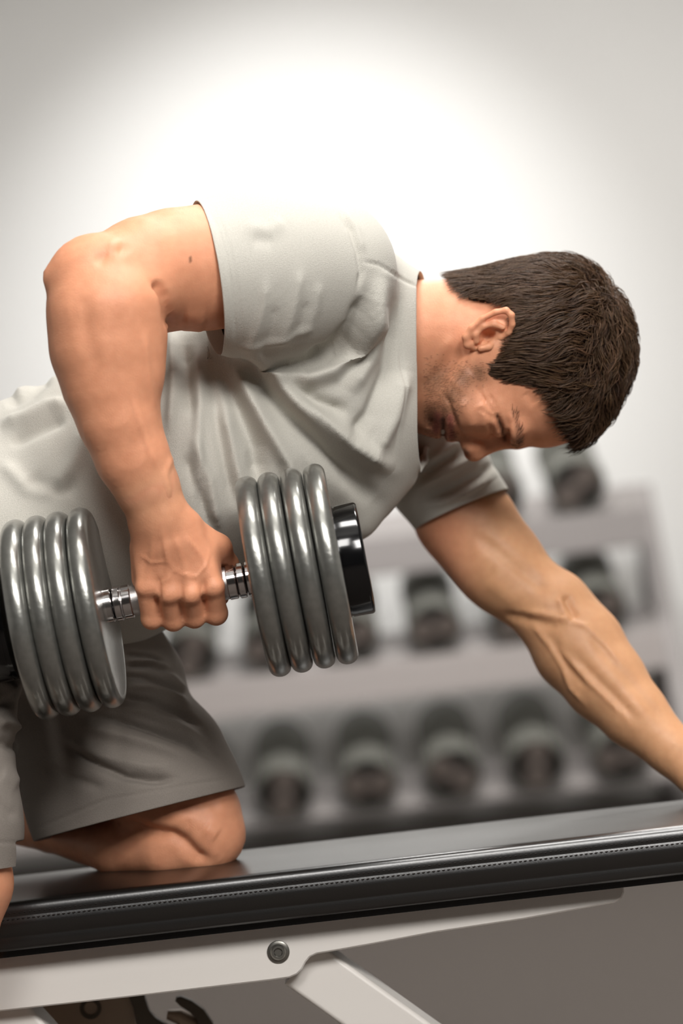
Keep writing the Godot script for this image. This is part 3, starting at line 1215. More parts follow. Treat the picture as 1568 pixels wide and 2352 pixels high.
func ear_field(q: float) -> Sdf:
	var h := Sdf.new(self)
	var d := q / 2292.0 * 1.1
	h.chain([[1150, 772, 118 * d, 24], [1095, 785, 116 * d, 18]], 0.006)
	h.cone(1150, 742, 138 * d, 27, 1100, 766, 132 * d, 21, 0.004, 0, 0.4)
	var rim := [[1094, 801, 124, 8], [1074, 791, 136, 10.5], [1070, 774, 142, 9.5], [1083, 753, 148, 7.5], [1108, 732, 153, 7], [1138, 717, 159, 7], [1162, 713, 163, 7.5], [1174, 724, 163, 7.5], [1176, 745, 158, 7], [1169, 764, 150, 6.5], [1152, 777, 138, 6], [1134, 778, 128, 5]]
	for i in rim.size() - 1:
		var a = rim[i]
		var b = rim[i + 1]
		h.cone(a[0], a[1], a[2] * d, a[3], b[0], b[1], b[2] * d, b[3], 0.002)
	h.chain([[1154, 752, 152 * d, 7], [1134, 744, 151 * d, 8], [1110, 750, 148 * d, 7.5], [1092, 768, 144 * d, 8], [1094, 784, 140 * d, 7]], 0.003)
	h.ball(1122, 770, 158 * d, 20, 15, 44, 0.002, 1, -20)
	h.ball(1114, 786, 146 * d, 9, 8, 30, 0.002, 1)
	h.cone(1154, 733, 168 * d, 5.5, 1116, 738, 163 * d, 4.5, 0.003, 1)
	h.chain([[1104, 801, 138 * d, 8], [1122, 797, 138 * d, 8], [1134, 790, 134 * d, 6]], 0.003)
	return h

func skull_field() -> Sdf:
	var h := Sdf.new(self)
	h.ball(1232, 800, 0, 196, 200, 168, 0.01)
	h.ball(1250, 905, 0, 118, 122, 132, 0.02)
	h.ball(1120, 890, 0, 118, 118, 122, 0.025)
	h.chain([[1130, 770, 0, 122], [1040, 768, 0, 116], [930, 770, -0.01, 132]], 0.03)
	return h

const SKIN := Color(0.73, 0.335, 0.195)
func beard(q: Vector2) -> float:
	var b := 0.0
	for k in [[1000, 880, 62], [1035, 905, 52], [990, 950, 55], [1040, 1000, 14], [1062, 868, 40], [1098, 858, 30], [1025, 945, 40]]:
		var d: float = (q - Vector2(k[0], k[1])).length() / k[2]
		b = maxf(b, exp(-d * d * 1.2))
	return b

func skin_colour(p: Vector3) -> Color:
	var q := uv_of(p)
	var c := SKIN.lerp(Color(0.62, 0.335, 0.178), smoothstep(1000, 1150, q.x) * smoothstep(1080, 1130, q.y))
	var red := func(u: float, v: float, r: float, amount: float) -> void:
		var d := (q - Vector2(u, v)).length() / r
		if d < 2.5:
			c = c.lerp(Color(0.54, 0.18, 0.115), amount * exp(-d * d))
	red.call(120, 640, 50, 0.6)
	red.call(230, 660, 90, 0.25)
	red.call(330, 1190, 40, 0.3)
	for k in [[340, 1360], [392, 1372], [440, 1372], [492, 1358]]:
		red.call(k[0], k[1], 22, 0.35)
	red.call(400, 1430, 70, 0.3)
	if q.x > 940 and q.y < 1080:
		red.call(1120, 755, 60, 0.45)
		red.call(1085, 1035, 40, 0.5)
		red.call(1225, 985, 140, 0.9)
		red.call(1130, 990, 90, 0.35)
		# beard stubble
		c = c.lerp(Color(0.12, 0.065, 0.035), 0.72 * beard(q))
		# lashes and the corner of the eye, the brow, the nostril
		for k in [[1160, 1010, 1147, 970, 5.0, 0.85], [1147, 970, 1140, 952, 4.0, 0.7], [1186, 1022, 1190, 985, 8.0, 0.45], [1190, 985, 1180, 948, 7.0, 0.35], [1072, 1040, 1066, 1032, 6.0, 0.7], [1017, 1004, 1017, 962, 6.0, 0.9]]:
			var a := Vector2(k[0], k[1])
			var ab := Vector2(k[2], k[3]) - a
			var t := clampf((q - a).dot(ab) / ab.length_squared(), 0, 1)
			var d: float = (q - a - ab * t).length() / k[4]
			if d < 2.5: c = c.lerp(Color(0.07, 0.035, 0.022), k[5] * exp(-d * d))
		for k in [[1035, 1002, 1033, 960], [1001, 990, 1005, 955]]:
			var a := Vector2(k[0], k[1])
			var ab := Vector2(k[2], k[3]) - a
			var t := clampf((q - a).dot(ab) / ab.length_squared(), 0, 1)
			var d := (q - a - ab * t).length() / 10.0
			c = c.lerp(Color(0.4, 0.12, 0.1), 0.8 * exp(-d * d))
	# a mole on the upper arm
	if (q - Vector2(436, 595)).length() < 5.0:
		c = Color(0.2, 0.09, 0.05)
	return c

func coloured(v: PackedVector3Array) -> PackedColorArray:
	var c := PackedColorArray()
	c.resize(v.size())
	for i in v.size():
		c[i] = skin_colour(v[i])
	return c

func arm_near(b: Sdf) -> void:
	b.chain([[700, 625, 0.12, 128], [560, 616, 0.155, 136], [470, 614, 0.18, 141], [400, 614, 0.195, 133], [330, 622, 0.215, 122], [250, 640, 0.235, 104]], 0.007)
	b.chain([[300, 690, 0.2, 96], [420, 660, 0.16, 92]], 0.007)
	b.cone(155, 625, 0.25, 42, 122, 637, 0.25, 25, 0.025)
	b.cone(215, 600, 0.25, 46, 262, 585, 0.26, 22, 0.02)
	b.chain([[215, 650, 0.24, 108], [236, 720, 0.245, 128], [240, 800, 0.245, 124], [252, 880, 0.245, 108], [272, 960, 0.245, 94], [304, 1050, 0.24, 84], [338, 1120, 0.235, 73], [366, 1185, 0.232, 60], [380, 1215, 0.23, 48]], 0.007)
	b.cone(300, 700, 0.25, 74, 322, 850, 0.25, 38, 0.03)

func hand_near() -> Sdf:
	var h := Sdf.new(self)
	h.chain([[330, 1100, 0.236, 74], [338, 1120, 0.235, 72.5], [366, 1185, 0.231, 66]], 0.006)
	h.cone(364, 1182, 0.231, 62, 386, 1240, 0.23, 54, 0.008)
	# carpal bones and metacarpals
	var mcp := [[334, 1346, 0.2275, 22], [386, 1362, 0.2315, 23], [438, 1364, 0.2325, 24], [491, 1346, 0.2285, 24]]
	var car := [[338, 1215], [366, 1205], [396, 1205], [424, 1212]]
	for i in 4:
		h.cone(car[i][0], car[i][1], 0.226, 34, mcp[i][0], mcp[i][1], mcp[i][2] - 0.001, mcp[i][3], 0.014)
		h.ball(mcp[i][0], mcp[i][1] + 2, mcp[i][2] + 0.004, 18, 17, 14, 0.005)
	h.cone(330, 1260, 0.212, 32, 330, 1330, 0.208, 28, 0.012)
	h.cone(470, 1270, 0.212, 32, 486, 1330, 0.21, 26, 0.012)
	# four fingers folded round the bar: knuckle, first joint below it, second joint behind, tip
	var fing := [
		[[334, 1350, 0.2265, 22], [349, 1421, 0.208, 24], [356, 1412, 0.190, 20], [354, 1368, 0.176, 17]],
		[[386, 1366, 0.2295, 23], [398, 1424, 0.208, 25], [402, 1415, 0.187, 21], [401, 1362, 0.173, 18]],
		[[438, 1366, 0.2305, 23], [446, 1417, 0.208, 25], [448, 1408, 0.187, 21], [447, 1352, 0.173, 18]],
		[[491, 1350, 0.227, 23], [496, 1409, 0.207, 26], [497, 1399, 0.187, 21], [496, 1345, 0.174, 18]]]
	for f in fing:
		for i in 3:
			var a = f[i]
			var c = f[i + 1]
			h.cone(a[0], a[1], a[2], a[3], c[0], c[1], c[2], c[3], 0.004)
	# the thumb leaves the side of the palm and closes over the bar from behind
	h.chain([[432, 1215, 0.215, 34], [500, 1258, 0.198, 30]], 0.012)
	h.chain([[500, 1258, 0.198, 30], [522, 1298, 0.178, 25], [506, 1372, 0.164, 20]], 0.006)
	return h

func arm_far(b: Sdf) -> void:
	b.chain([[985, 1030, -0.16, 88], [1040, 1125, -0.155, 94], [1082, 1198, -0.15, 101], [1151, 1294, -0.14, 98], [1218, 1362, -0.13, 84], [1268, 1408, -0.12, 90], [1328, 1487, -0.11, 105], [1390, 1566, -0.09, 94], [1456, 1640, -0.07, 77], [1541, 1722, -0.05, 57], [1606, 1786, -0.035, 48], [1640, 1815, -0.03, 46]], 0.007)
	b.cone(1020, 1200, -0.15, 60, 1150, 1340, -0.13, 56, 0.03)
	b.cone(1290, 1370, -0.14, 50, 1350, 1430, -0.14, 44, 0.02)

func hand_far() -> Sdf:
	# palm down on the cushion, fingers towards the far end
	var h := Sdf.new(self)
	var y := BENCH_TOP + 0.0125
	var wr := W(1640, 1815, -0.03)
	var palm := Vector3(wr.x + 0.035, y + 0.006, wr.z + 0.005)
	h.cone3(W(1606, 1786, -0.035), wr, M(48), M(44), 0.015)
	var axis := Vector3(0, 1, 0)
	for k in 4:
		var off := (k - 1.5) * 0.019
		var kn := palm + Vector3(0.055 - 0.004 * absf(k - 1.0), 0.006, off)
		h.cone3(wr + Vector3(0.005, -0.012, off * 0.6), kn, 0.016, 0.0125, 0.015)
		var len: float = [0.072, 0.08, 0.074, 0.058][k]
		var p1 := kn + Vector3(len * 0.5, -0.003, off * 0.25)
		var p2 := kn + Vector3(len * 0.78, -0.009, off * 0.38)
		var p3 := kn + Vector3(len, -0.0115, off * 0.45)
		h.cone3(kn, p1, 0.0115, 0.0095, 0.003)
		h.cone3(p1, p2, 0.0095, 0.0085, 0.003)
		h.cone3(p2, p3, 0.0085, 0.0075, 0.003)
	var t0 := wr + Vector3(0.01, -0.014, 0.03)
	h.cone3(wr + Vector3(0, -0.01, 0.012), t0, 0.017, 0.015, 0.012)
	h.cone3(t0, t0 + Vector3(0.035, -0.006, 0.022), 0.014, 0.0115, 0.004)
	h.cone3(t0 + Vector3(0.035, -0.006, 0.022), t0 + Vector3(0.062, -0.008, 0.03), 0.0115, 0.009, 0.004)
	return h

func far_leg(b: Sdf) -> void:
	b.chain([[110, 1440, -0.05, 165], [225, 1640, -0.03, 132], [362, 1815, -0.005, 116], [428, 1876, 0.008, 110], [464, 1915, 0.02, 82]], 0.007)
	b.cone(470, 1880, 0.015, 76, 490, 1916, 0.02, 60, 0.03)
	b.chain([[480, 1950, 0.03, 52], [380, 1950, 0.02, 62], [270, 1944, -0.02, 66], [120, 1902, -0.1, 54], [-60, 1880, -0.2, 42], [-180, 1890, -0.25, 36]], 0.007)
	b.chain([[-180, 1890, -0.25, 36], [-260, 1920, -0.26, 34], [-330, 1995, -0.26, 28]], 0.01)
	b.cone(-190, 1915, -0.25, 34, -240, 1955, -0.26, 30, 0.03)

func near_leg(b: Sdf) -> void:
	b.chain([[-110, 1380, 0.07, 150], [-118, 1650, 0.165, 104], [-100, 1900, 0.2, 108], [-84, 2030, 0.21, 112], [-98, 2110, 0.21, 98]], 0.007)
	b.chain([[-98, 2110, 0.21, 92], [-165, 2260, 0.2, 108], [-225, 2480, 0.19, 90], [-250, 2800, 0.18, 58]], 0.007)
	var a := W(-250, 2800, 0.18)
	var f := Vector3(a.x + 0.005, 0.07, a.z)
	b.cone3(a, f, M(52, 0.18), 0.024, 0.007)
	b.cone3(f, f + Vector3(0.15, -0.034, 0.015), 0.026, 0.016, 0.01)

func body_field() -> Sdf:
	var b := Sdf.new(self)
	# trunk, inside the shirt
	b.chain([[850, 830, -0.02, 110], [700, 920, -0.02, 200], [450, 1040, -0.02, 225], [200, 1170, -0.01, 215], [40, 1290, 0.0, 190]], 0.03, 0, 1.2)
	b.cone(720, 640, 0.09, 100, 930, 770, -0.01, 92, 0.03)
	b.cone(960, 960, -0.14, 96, 930, 790, -0.02, 92, 0.03)
	b.chain([[930, 770, -0.01, 98], [1010, 768, 0, 96]], 0.007)
	arm_near(b)
	arm_far(b)
	far_leg(b)
	near_leg(b)
	return b

func person() -> void:
	for i in range(0, HAIRLINE.size(), 2):
		hair_poly.append(Vector2(HAIRLINE[i], HAIRLINE[i + 1]))
	var root := thing("person", "man in pale grey t-shirt and shorts kneeling on the bench, rowing a dumbbell, head down", "person", Vector3(-0.2, BENCH_TOP, -2.4))
	var meshes := ArrayMesh.new()
	var g := body_field().nets(0.0055)
	g = finer(relax(g[0], g[1], 0.4), g[1])
	var v: PackedVector3Array = relax(g[0], g[1], 0.35)
	v = sculpt(v, g[1], [
		[-7, 10, [386, 756, 384, 710, 378, 680, 366, 660, 350, 648]],
		[3, 26, [420, 735, 470, 745]],
		[-3.0, 16, [300, 560, 250, 585, 215, 600]],
		[2.0, 22, [245, 575, 275, 580]],
		[-2.0, 24, [180, 660, 200, 760, 220, 860]],
		[1.6, 9, [330, 760, 340, 860, 355, 960]],
		[1.2, 7, [300, 900, 330, 1000, 360, 1080]],
		[1.2, 7, [400, 1040, 380, 1090, 392, 1150]],
		[-3.5, 12, [1150, 1412, 1200, 1420, 1250, 1434, 1280, 1436]],
		[3.4, 8, [1200, 1404, 1245, 1410, 1285, 1420, 1312, 1428]],
		[-5.0, 12, [1296, 1368, 1306, 1392, 1322, 1424]],
		[3.2, 8, [1283, 1372, 1294, 1398, 1310, 1426]],
		[2.4, 7, [1310, 1428, 1345, 1438, 1390, 1480, 1430, 1530]],
		[2.6, 6, [1218, 1430, 1260, 1480, 1290, 1530, 1310, 1580, 1345, 1620]],
		[-3.0, 12, [1262, 1462, 1300, 1530, 1350, 1585]],
		[2.4, 6.5, [1270, 1478, 1310, 1520, 1345, 1560, 1385, 1595, 1440, 1650]],
		[-3.0, 13, [1316, 1500, 1360, 1550, 1410, 1600, 1470, 1660]],
		[-2.5, 16, [1090, 1225, 1150, 1275, 1215, 1325, 1262, 1365]],
		[2.5, 24, [1120, 1330, 1190, 1385]],
		[-2.2, 16, [1345, 1440, 1400, 1510, 1470, 1590, 1530, 1670]],
		[-7.0, 16, [250, 1868, 320, 1905, 395, 1918, 420, 1932, 452, 1966, 486, 1980]],
		[-3.0, 20, [400, 1840, 460, 1860, 510, 1840]],
		[3.0, 20, [470, 1900, 500, 1920]],
	])
	mesh_from(v, normals_of(v, g[1]), g[1], coloured(v), PackedVector2Array(), meshes)
	g = hand_near().nets(0.002)
	v = sculpt(g[0], g[1], [
		[1.0, 7, [352, 1230, 345, 1290, 336, 1340]],
		[1.0, 7, [376, 1225, 384, 1290, 388, 1350]],
		[1.0, 7, [398, 1225, 420, 1290, 436, 1350]],
		[0.9, 7, [424, 1230, 465, 1280, 488, 1340]],
		[1.0, 4.5, [370, 1205, 378, 1250, 384, 1285, 398, 1308, 420, 1320, 452, 1325, 472, 1300, 482, 1265]],
		[0.8, 4, [384, 1290, 350, 1292, 320, 1275]],
		[0.7, 4, [398, 1308, 388, 1330, 366, 1340]],
		[-2.2, 8, [362, 1325, 366, 1385]], [-2.2, 8, [413, 1330, 416, 1390]], [-2.2, 8, [465, 1330, 467, 1385]],
	])
	mesh_from(v, normals_of(v, g[1]), g[1], coloured(v), PackedVector2Array(), meshes)
	g = hand_far().nets(0.004)
	mesh_from(g[0], normals_of(g[0], g[1]), g[1], coloured(g[0]), PackedVector2Array(), meshes)
	g = head_field().nets(0.0021)
	v = sculpt(g[0], g[1], [
		# the fold from the nostril round the grin, and the cheek above it
		[-2.6, 6, [1068, 1010, 1054, 988, 1040, 955, 1030, 925, 1020, 905]],
		[2.2, 16, [1090, 985, 1075, 950, 1055, 920]],
		[2.4, 14, [1118, 985, 1112, 950, 1100, 925]],
		# crow's feet and the lid crease
		[-2.2, 4, [1140, 955, 1122, 932, 1106, 908, 1092, 885]],
		[-1.8, 3.5, [1136, 962, 1116, 948, 1098, 935]],
		[-1.6, 3.5, [1144, 948, 1134, 925, 1122, 905]],
		[-4.5, 5, [1160, 1010, 1153, 990, 1147, 970, 1140, 952]],
		[1.6, 5, [1141, 1000, 1138, 980, 1132, 962]],
		[-1.6, 4, [1130, 1005, 1126, 985, 1118, 968]],
		# brow pulled down
		[3.4, 9, [1180, 1022, 1182, 1000, 1178, 970, 1168, 945]],
		[-2.4, 5, [1166, 1018, 1166, 1000, 1164, 985]],
		[-1.2, 4, [1196, 1024, 1200, 1000, 1198, 980]],
		[-1.5, 14, [1206, 900, 1230, 930]],
		# lips and chin
		[-2.0, 4, [1017, 1004, 1015, 985, 1018, 962]],
		[1.2, 5, [1028, 1006, 1026, 985, 1027, 965]],
		[-1.6, 8, [985, 985, 990, 960]],
		# jaw muscle, the cords of the neck
		[2.0, 26, [1080, 850, 1040, 890]],
		[-2.2, 14, [1055, 800, 1030, 850, 1000, 900]],
		[1.8, 14, [1040, 770, 1000, 830, 970, 880]],
	])
	mesh_from(v, normals_of(v, g[1]), g[1], coloured(v), PackedVector2Array(), meshes)
	for q in [1.0, -1.0]:
		var ear := ear_field(q).nets(0.0012)
		ear[0] = relax(ear[0], ear[1], 0.5)
		mesh_from(ear[0], normals_of(ear[0], ear[1]), ear[1], coloured(ear[0]), PackedVector2Array(), meshes)
	var body := part("body", meshes, mats.skin, root)
	hair(root, v, g[1])
	face_parts(root, v, g[1])
	t_shirt(root)
	shorts(root)
	shoe(root)

func face_parts(root: Node3D, v: PackedVector3Array, idx: PackedInt32Array) -> void:
	var s := Shape.new()
	for q in [1.0, -1.0]:
		for k in 4:
			var a: float = PI * (0.5 * q) * (k + 0.5) / 4.6
			var c := W(1020, 950 + 42 * cos(a), sin(a) * 52.0 / 2292.0)
			s.bar(c + cam_basis.x * M(9), c - cam_basis.x * M(7), (cam_basis.z * cos(a) + cam_basis.y * sin(a)), M(7.5), M(5), M(3))
	part("teeth", s.mesh(), mats.tooth, root)
	# brows and stubble are rooted in the skin
	var nn := normals_of(v, idx)
	var rng := RandomNumberGenerator.new()
	rng.seed = 21
	var brow := Shape.new()
	var stub := Shape.new()
	for i in v.size():
		var p := uv_of(v[i])
		if p.x < 975 or p.x > 1200 or p.y < 800:
			continue
		var near: float = 1e9
		for k in [[1184, 1022, 1190, 988], [1190, 988, 1181, 946]]:
			var a := Vector2(k[0], k[1])
			var ab := Vector2(k[2], k[3]) - a
			near = minf(near, (p - a - ab * clampf((p - a).dot(ab) / ab.length_squared(), 0, 1)).length())
		if near < 6.5 and rng.randf() < 0.5:
			var d := (cam_basis * Vector3(0.2 + rng.randf_range(-0.3, 0.3), 0.8, 0)).normalized()
			d = (d - nn[i] * d.dot(nn[i])).normalized()
			var w := v[i]
			brow.tube([w, w + d * 0.003 + nn[i] * 0.0012, w + d * 0.0075 + nn[i] * 0.0009], [0.00022, 0.0002, 0.00008], 3)
		elif near > 10.0 and rng.randf() < beard(p) * 1.1 - 0.2:
			var d := (cam_basis * Vector3(-0.8 + rng.randf_range(-0.4, 0.4), rng.randf_range(-0.5, 0.3), 0)).normalized()
			d = (d - nn[i] * d.dot(nn[i])).normalized()
			var w := v[i]
			stub.tube([w, w + d * 0.0018 + nn[i] * 0.0006], [0.00016, 0.00006], 3)
	part("eyebrow", brow.mesh(), mats.beard_hair, root)
	tag(part("stubble", stub.mesh(), mats.beard_hair, root), "", "", "", "stuff")

# flow of the hair in the picture plane: combed back along the sides, tumbling forwards at the front
func hair_flow(q: Vector2) -> Vector3:
	var side := Vector3(-1.0, -0.12, 0)
	var front := Vector3(0.15, -1.0, 0.15)
	var f := smoothstep(1290, 1400, q.x + (q.y - 850) * 0.25)
	return side.lerp(front, f)

func hair(root: Node3D, v: PackedVector3Array, idx: PackedInt32Array) -> void:
	var nn := normals_of(v, idx)
	var skull := skull_field()
	var skl := skull.all()
	var mask := PackedFloat32Array()
	mask.resize(v.size())
	for i in v.size():
		var q := uv_of(v[i])
		# the ears stand clear of the hair
		var ear := q.x < 1186 and q.y > 700 and q.y < 810 and skull.at(v[i], skl) > 0.004
		mask[i] = -20.0 if ear or q.x < 1000 else poly_depth(q)
	# the close mass of hair on the scalp
	var map := {}
	var cv := PackedVector3Array()
	var ci := PackedInt32Array()
	for t in range(0, idx.size(), 3):
		if mask[idx[t]] < 0 or mask[idx[t + 1]] < 0 or mask[idx[t + 2]] < 0:
			continue
		for e in 3:
			var i := idx[t + e]
			if not map.has(i):
				map[i] = cv.size()
				var q := uv_of(v[i])
				var thick := 0.0005 + 0.003 * smoothstep(0, 40, mask[i]) + 0.004 * smoothstep(1250, 1400, q.x) * smoothstep(10, 60, mask[i])
				cv.append(v[i] + nn[i] * thick)
			ci.append(map[i])
	var cc := PackedColorArray()
	cc.resize(cv.size())
	cc.fill(Color(0.036, 0.021, 0.012))
	var m := mesh_from(cv, normals_of(cv, ci), ci, cc)
	# locks
	var rng := RandomNumberGenerator.new()
	rng.seed = 12
	var roots := PackedInt32Array()
	for i in v.size():
		if mask[i] > 1.0:
			roots.append(i)
	var s := Shape.new()
	var wave := FastNoiseLite.new()
	wave.seed = 3
	wave.frequency = 18.0
	for k in 19000:
		var stray := rng.randf_range(-75, 75)
		var i := roots[rng.randi() % roots.size()]
		var q := uv_of(v[i])
		var p := v[i]
		var top := smoothstep(1230, 1400, q.x)
		var fade := smoothstep(0, 45, mask[i])
		var len := lerpf(0.008, lerpf(0.022, 0.036, top), fade) * rng.randf_range(0.7, 1.3)
		var lift := (0.001 + lerpf(0.0036, 0.0105, top) * fade) * rng.randf_range(0.6, 1.25)
		var pts := [p]
		var rad := [0.0005]
		var wd := lerpf(0.00032, 0.0005, top) * rng.randf_range(0.7, 1.3)
		var ph := wave.get_noise_3dv(p * 3.0) * 6.0
		for j in 5:
			var f := (j + 1) / 5.0
			var d := hair_flow(uv_of(p) + Vector2(stray, 0))
			d = cam_basis * Vector3(d.x, d.y, d.z)
			var n := nn[i]
			if j > 0:
				var c := W(1225, 800, 0)
				n = (p - c).normalized()
			var side := n.cross(d).normalized()
			d = (d + side * (wave.get_noise_3dv(p * 1.6) * (0.7 + 2.0 * top) + rng.randf_range(-0.15, 0.15))).normalized()
			d = (d - n * d.dot(n)).normalized()
			p += d * len / 5.0
			var h := skull.at(p, skl)
			p += n * (lift * (0.45 + 0.75 * sin(f * 2.2)) * (1.0 + 0.2 * top * sin(ph + f * 3.0)) - h) * 0.9
			pts.append(p)
			rad.append(wd * [1.0, 1.0, 0.9, 0.65, 0.1][j])
		for r in 2:
			var sm := pts.duplicate()
			for j in range(1, pts.size() - 1):
				sm[j] = (pts[j - 1] + pts[j] * 2.0 + pts[j + 1]) / 4.0
			pts = sm
		var n0 := s.v.size()
		s.tube(pts, rad, 3)
		var tone := rng.randf_range(0.6, 1.5)
		var col := Color(0.066, 0.036, 0.019) * tone
		for j in s.v.size() - n0:
			s.c.append(col)
	mesh_from(s.v, s.n, PackedInt32Array(range(s.v.size())), s.c, PackedVector2Array(), m)
	part("hair", m, mats.hair, root)

func t_shirt(root: Node3D) -> void:
	var b := Sdf.new(self)
	b.chain([[850, 850, -0.02, 168], [700, 925, -0.02, 290], [450, 1060, -0.02, 313], [200, 1180, -0.01, 313], [20, 1265, 0.0, 318], [-160, 1320, 0.0, 300]], 0.012, 0, 1.18)
	b.cone(800, 1120, 0.0, 70, 815, 1195, 0.02, 34, 0.05)
	b.cone(720, 615, 0.08, 148, 935, 772, 0.0, 126, 0.05)
	b.cone(960, 930, -0.13, 120, 930, 790, -0.02, 118, 0.05)
	b.cone(800, 1000, 0.0, 150, 940, 930, -0.02, 100, 0.05)
	# near sleeve
	b.apart(0.016)
	b.chain([[730, 628, 0.11, 182], [600, 628, 0.145, 190], [410, 642, 0.185, 172]], 0.02)
	var g := b.nets(0.0045)
	var v: PackedVector3Array = relax(g[0], g[1], 0.5)
	g = open_at(v, g[1], W(481, 645, 0.175), Vector3(-1, 0.17, 0.2), 0.095)
	g = open_at(g[0], g[1], W(968, 800, 0), Vector3(1, 0.0, 0.12), 0.4, 0.004)
	g = open_at(g[0], g[1], W(130, 1500, 0), Vector3(-0.62, 0.78, 0), 0.8)
	v = g[0]
	# the far sleeve is sewn on behind the chest
	b = Sdf.new(self)
	b.chain([[930, 960, -0.14, 122], [1003, 1085, -0.15, 120], [1105, 1235, -0.15, 112]], 0.008)
	var h := b.nets(0.0045)
	h = open_at(relax(h[0], h[1], 0.5), h[1], W(1074, 1164, -0.15), Vector3(0.4, 0.92, 0.1), 0.2)
	var first := v.size()
	v.append_array(h[0])
	for i in h[1]:
		g[1].append(i + first)
	g = finer(v, g[1])
	v = relax(g[0], g[1], 0.3)
	v = sculpt(v, g[1], [
		# folds that fan from the armpit over the ribs
		[-13.65, 22, [500, 830, 545, 930, 585, 1030, 600, 1120]],
		[11.7, 20, [540, 850, 600, 960, 660, 1060, 690, 1150]],
		[-15.6, 24, [560, 830, 650, 950, 750, 1050, 860, 1150]],
		[13.65, 24, [590, 830, 690, 930, 800, 1010, 900, 1080]],
		[-9.75, 18, [640, 850, 720, 920, 800, 950]],
		[15.6, 20, [585, 822, 640, 862, 700, 876, 760, 856, 815, 800, 850, 720, 880, 640]],
		[-11.7, 18, [700, 826, 760, 808, 810, 750, 838, 680]],
		[9.75, 22, [880, 700, 850, 820, 800, 900]],
		[-7.8, 18, [905, 700, 890, 850, 850, 950, 800, 1010]],
		[7.8, 20, [930, 850, 900, 960, 860, 1040]],
		# upright folds behind the forearm
		[7.5, 14, [395, 760, 400, 880, 390, 1000]],
		[-7.5, 16, [425, 790, 430, 880, 440, 960]],
		[6, 14, [455, 800, 458, 900, 455, 1050, 450, 1150]],
		[-7.5, 18, [485, 850, 500, 960, 520, 1060, 545, 1180]],
		[7.5, 16, [510, 930, 535, 1060, 560, 1150]],
		[-6, 14, [420, 1040, 450, 1120, 500, 1250]],
		[6, 14, [440, 1000, 480, 1100, 500, 1220]],
		# wrinkles over the lower back
		[7.5, 16, [0, 980, 60, 960, 110, 935, 160, 925]],
		[-6, 16, [10, 930, 70, 900, 115, 860]],
		[6, 14, [30, 910, 70, 870, 120, 840]],
		[-6, 16, [20, 1020, 90, 985, 150, 960]],
		[6, 22, [125, 1130, 170, 1060, 205, 985]],
		[-4.5, 26, [60, 1100, 110, 1130, 180, 1110]],
		[4.5, 20, [0, 1060, 60, 1120, 130, 1140]],
		# sleeve
		[2.2, 11, [566, 815, 590, 760, 606, 700, 612, 640]],
		[-1.8, 12, [600, 818, 622, 760, 634, 700]],
		[2.2, 12, [640, 805, 668, 735, 684, 670, 690, 620]],
		[-1.6, 12, [668, 800, 694, 740, 706, 690]],
		[1.8, 12, [700, 780, 724, 710, 734, 650]],
		[-2.0, 10, [590, 816, 640, 802, 690, 806]],
		[2.0, 10, [540, 800, 600, 796, 660, 780, 720, 750]],
		[2, 20, [560, 520, 620, 530, 650, 505]],
		[-1.6, 20, [580, 550, 630, 552]],
		[-3.0, 7, [780, 490, 806, 530, 822, 580, 830, 625, 822, 670]],
		[1.8, 8, [790, 480, 818, 525, 836, 580]],
		[-1.5, 4, [832, 600, 870, 608, 930, 645, 960, 660]],
		[-1.3, 5, [470, 462, 500, 520, 520, 590, 533, 660, 541, 745, 543, 805]],
		[-0.8, 4, [480, 460, 511, 520, 532, 590, 545, 660, 553, 745, 555, 805]],
		# neckband
		[-1.6, 4, [916, 640, 920, 740, 922, 850, 918, 950, 905, 1040]],
		[1.2, 22, [945, 650, 950, 760, 948, 880, 945, 1000]],
		# far sleeve creases
		[5, 11, [950, 1125, 1000, 1098, 1060, 1066, 1105, 1040]],
		[-6, 11, [960, 1098, 1010, 1068, 1060, 1035]],
		[5, 10, [970, 1066, 1020, 1036, 1050, 1012]],
		[-5, 11, [960, 1158, 1030, 1130, 1100, 1092, 1135, 1066]],
		[3.5, 10, [985, 1165, 1060, 1140, 1130, 1096]],
		[-1.0, 3, [975, 1172, 1060, 1150, 1150, 1095]],
	], -0.35)
	part("t_shirt", mesh_from(v, normals_of(v, g[1]), g[1]), mats.tee_cotton, root)

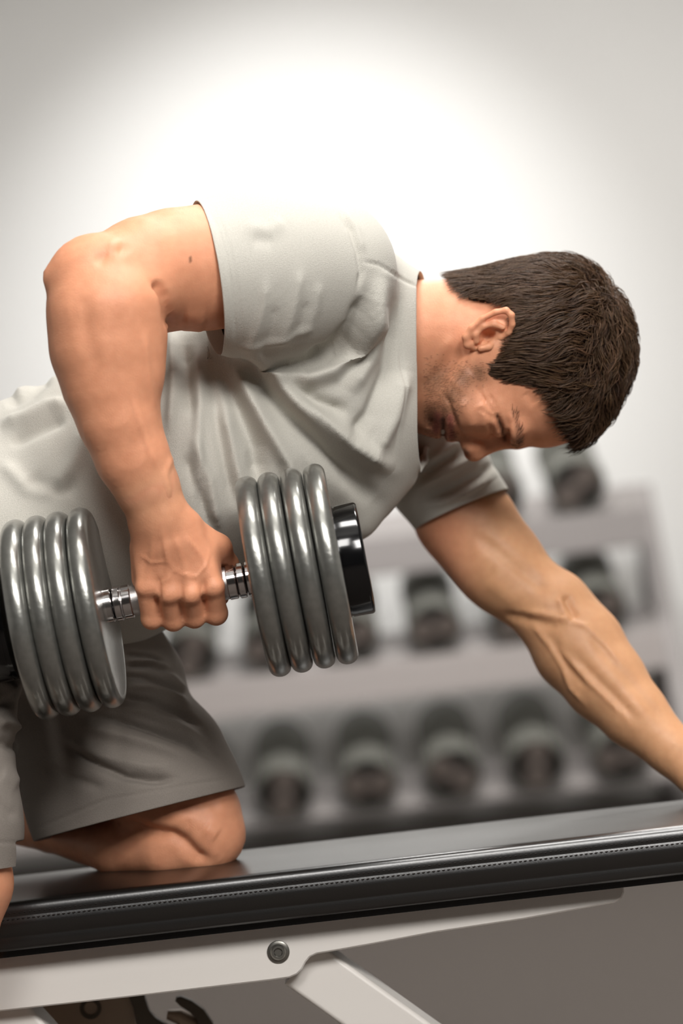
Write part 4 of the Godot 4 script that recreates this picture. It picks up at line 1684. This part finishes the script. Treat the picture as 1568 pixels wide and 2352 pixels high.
func shorts(root: Node3D) -> void:
	var b := Sdf.new(self)
	b.chain([[80, 1400, -0.02, 285], [150, 1540, -0.035, 212], [292, 1850, -0.02, 216], [325, 1920, -0.01, 216]], 0.02)
	b.chain([[345, 1590, -0.035, 52], [408, 1720, -0.005, 88], [432, 1830, 0.014, 113], [440, 1940, 0.016, 116]], 0.03)
	b.chain([[300, 1500, -0.05, 60], [350, 1540, -0.05, 50]], 0.04)
	b.plane(60, 1230, 0, Vector3(0.5, -0.86, 0), 0.004)
	b.apart(0.03)
	b.chain([[-80, 1390, 0.07, 210], [-112, 1600, 0.15, 140], [-100, 1900, 0.2, 143], [-100, 2060, 0.21, 145]], 0.02)
	var g := b.nets(0.0048)
	g = open_at(relax(g[0], g[1], 0.5), g[1], W(309, 1872, -0.01), Vector3(0.25, 0.97, 0.12), 0.25)
	g = open_at(g[0], g[1], W(-100, 1985, 0.2), Vector3(0, 1, 0.05), 0.19)
	g = finer(g[0], g[1])
	var v: PackedVector3Array = relax(g[0], g[1], 0.3)
	v = sculpt(v, g[1], [
		[-7, 8, [270, 1552, 330, 1556, 370, 1568, 424, 1594]],
		[6, 12, [280, 1574, 340, 1578, 390, 1596, 436, 1622]],
		[-7, 8, [270, 1598, 350, 1611, 410, 1635, 458, 1664]],
		[6, 13, [240, 1622, 330, 1636, 400, 1664, 462, 1700]],
		[-8, 8, [190, 1638, 280, 1656, 360, 1681, 430, 1706, 492, 1742]],
		[6, 15, [180, 1664, 270, 1688, 350, 1712, 430, 1740]],
		[-8, 10, [130, 1700, 200, 1746, 290, 1784, 350, 1792, 400, 1788]],
		[5, 15, [150, 1690, 230, 1735, 320, 1760, 400, 1762]],
		[-4, 12, [100, 1760, 170, 1790, 240, 1812]],
		[-6, 6, [285, 1502, 345, 1508, 382, 1522]],
		[5, 7, [285, 1515, 345, 1518, 386, 1534]],
		[-6, 6, [285, 1528, 350, 1529, 394, 1546]],
		[4, 10, [370, 1536, 400, 1562, 424, 1588]],
		[-1.2, 4, [80, 1905, 240, 1838, 400, 1808, 540, 1786]],
		[5, 16, [-20, 1560, 15, 1575, 34, 1590]],
		[-6, 12, [-40, 1625, 0, 1622, 36, 1606]],
		[6, 14, [-10, 1660, 20, 1660, 44, 1676]],
		[-5, 12, [-30, 1702, 10, 1706, 40, 1722]],
		[3, 20, [0, 1780, 44, 1800]],
		[-3, 14, [-40, 1870, 0, 1850, 40, 1880]],
		[-1.0, 4, [-60, 1934, 0, 1935, 50, 1936]],
	], -0.35)
	part("shorts", mesh_from(v, normals_of(v, g[1]), g[1]), mats.shorts_cotton, root)

func shoe(root: Node3D) -> void:
	var b := Sdf.new(self)
	var a := W(-250, 2800, 0.18)
	var f := Vector3(a.x + 0.005, 0.04, a.z)
	b.cone3(f + Vector3(-0.032, 0, 0), f + Vector3(0.09, 0.004, 0.01), 0.036, 0.041, 0.01)
	b.cone3(f + Vector3(0.09, 0.004, 0.01), f + Vector3(0.17, -0.006, 0.02), 0.041, 0.031, 0.01)
	b.cone3(f, f + Vector3(-0.008, 0.055, 0), 0.042, 0.038, 0.02)
	b.cone3(f + Vector3(0, 0.06, 0), f + Vector3(0, 0.12, 0), 0.031, 0.034, 0.004, 1)
	b._add(2, 1, 0.003, Vector3(0, 0.002, 0), Vector3.ONE, Vector3(0, -1, 0), 0, 0, 0, Basis())
	var g := b.nets(0.004)
	part("shoe", mesh_from(g[0], normals_of(g[0], g[1]), g[1]), mats.tee_cotton, root)
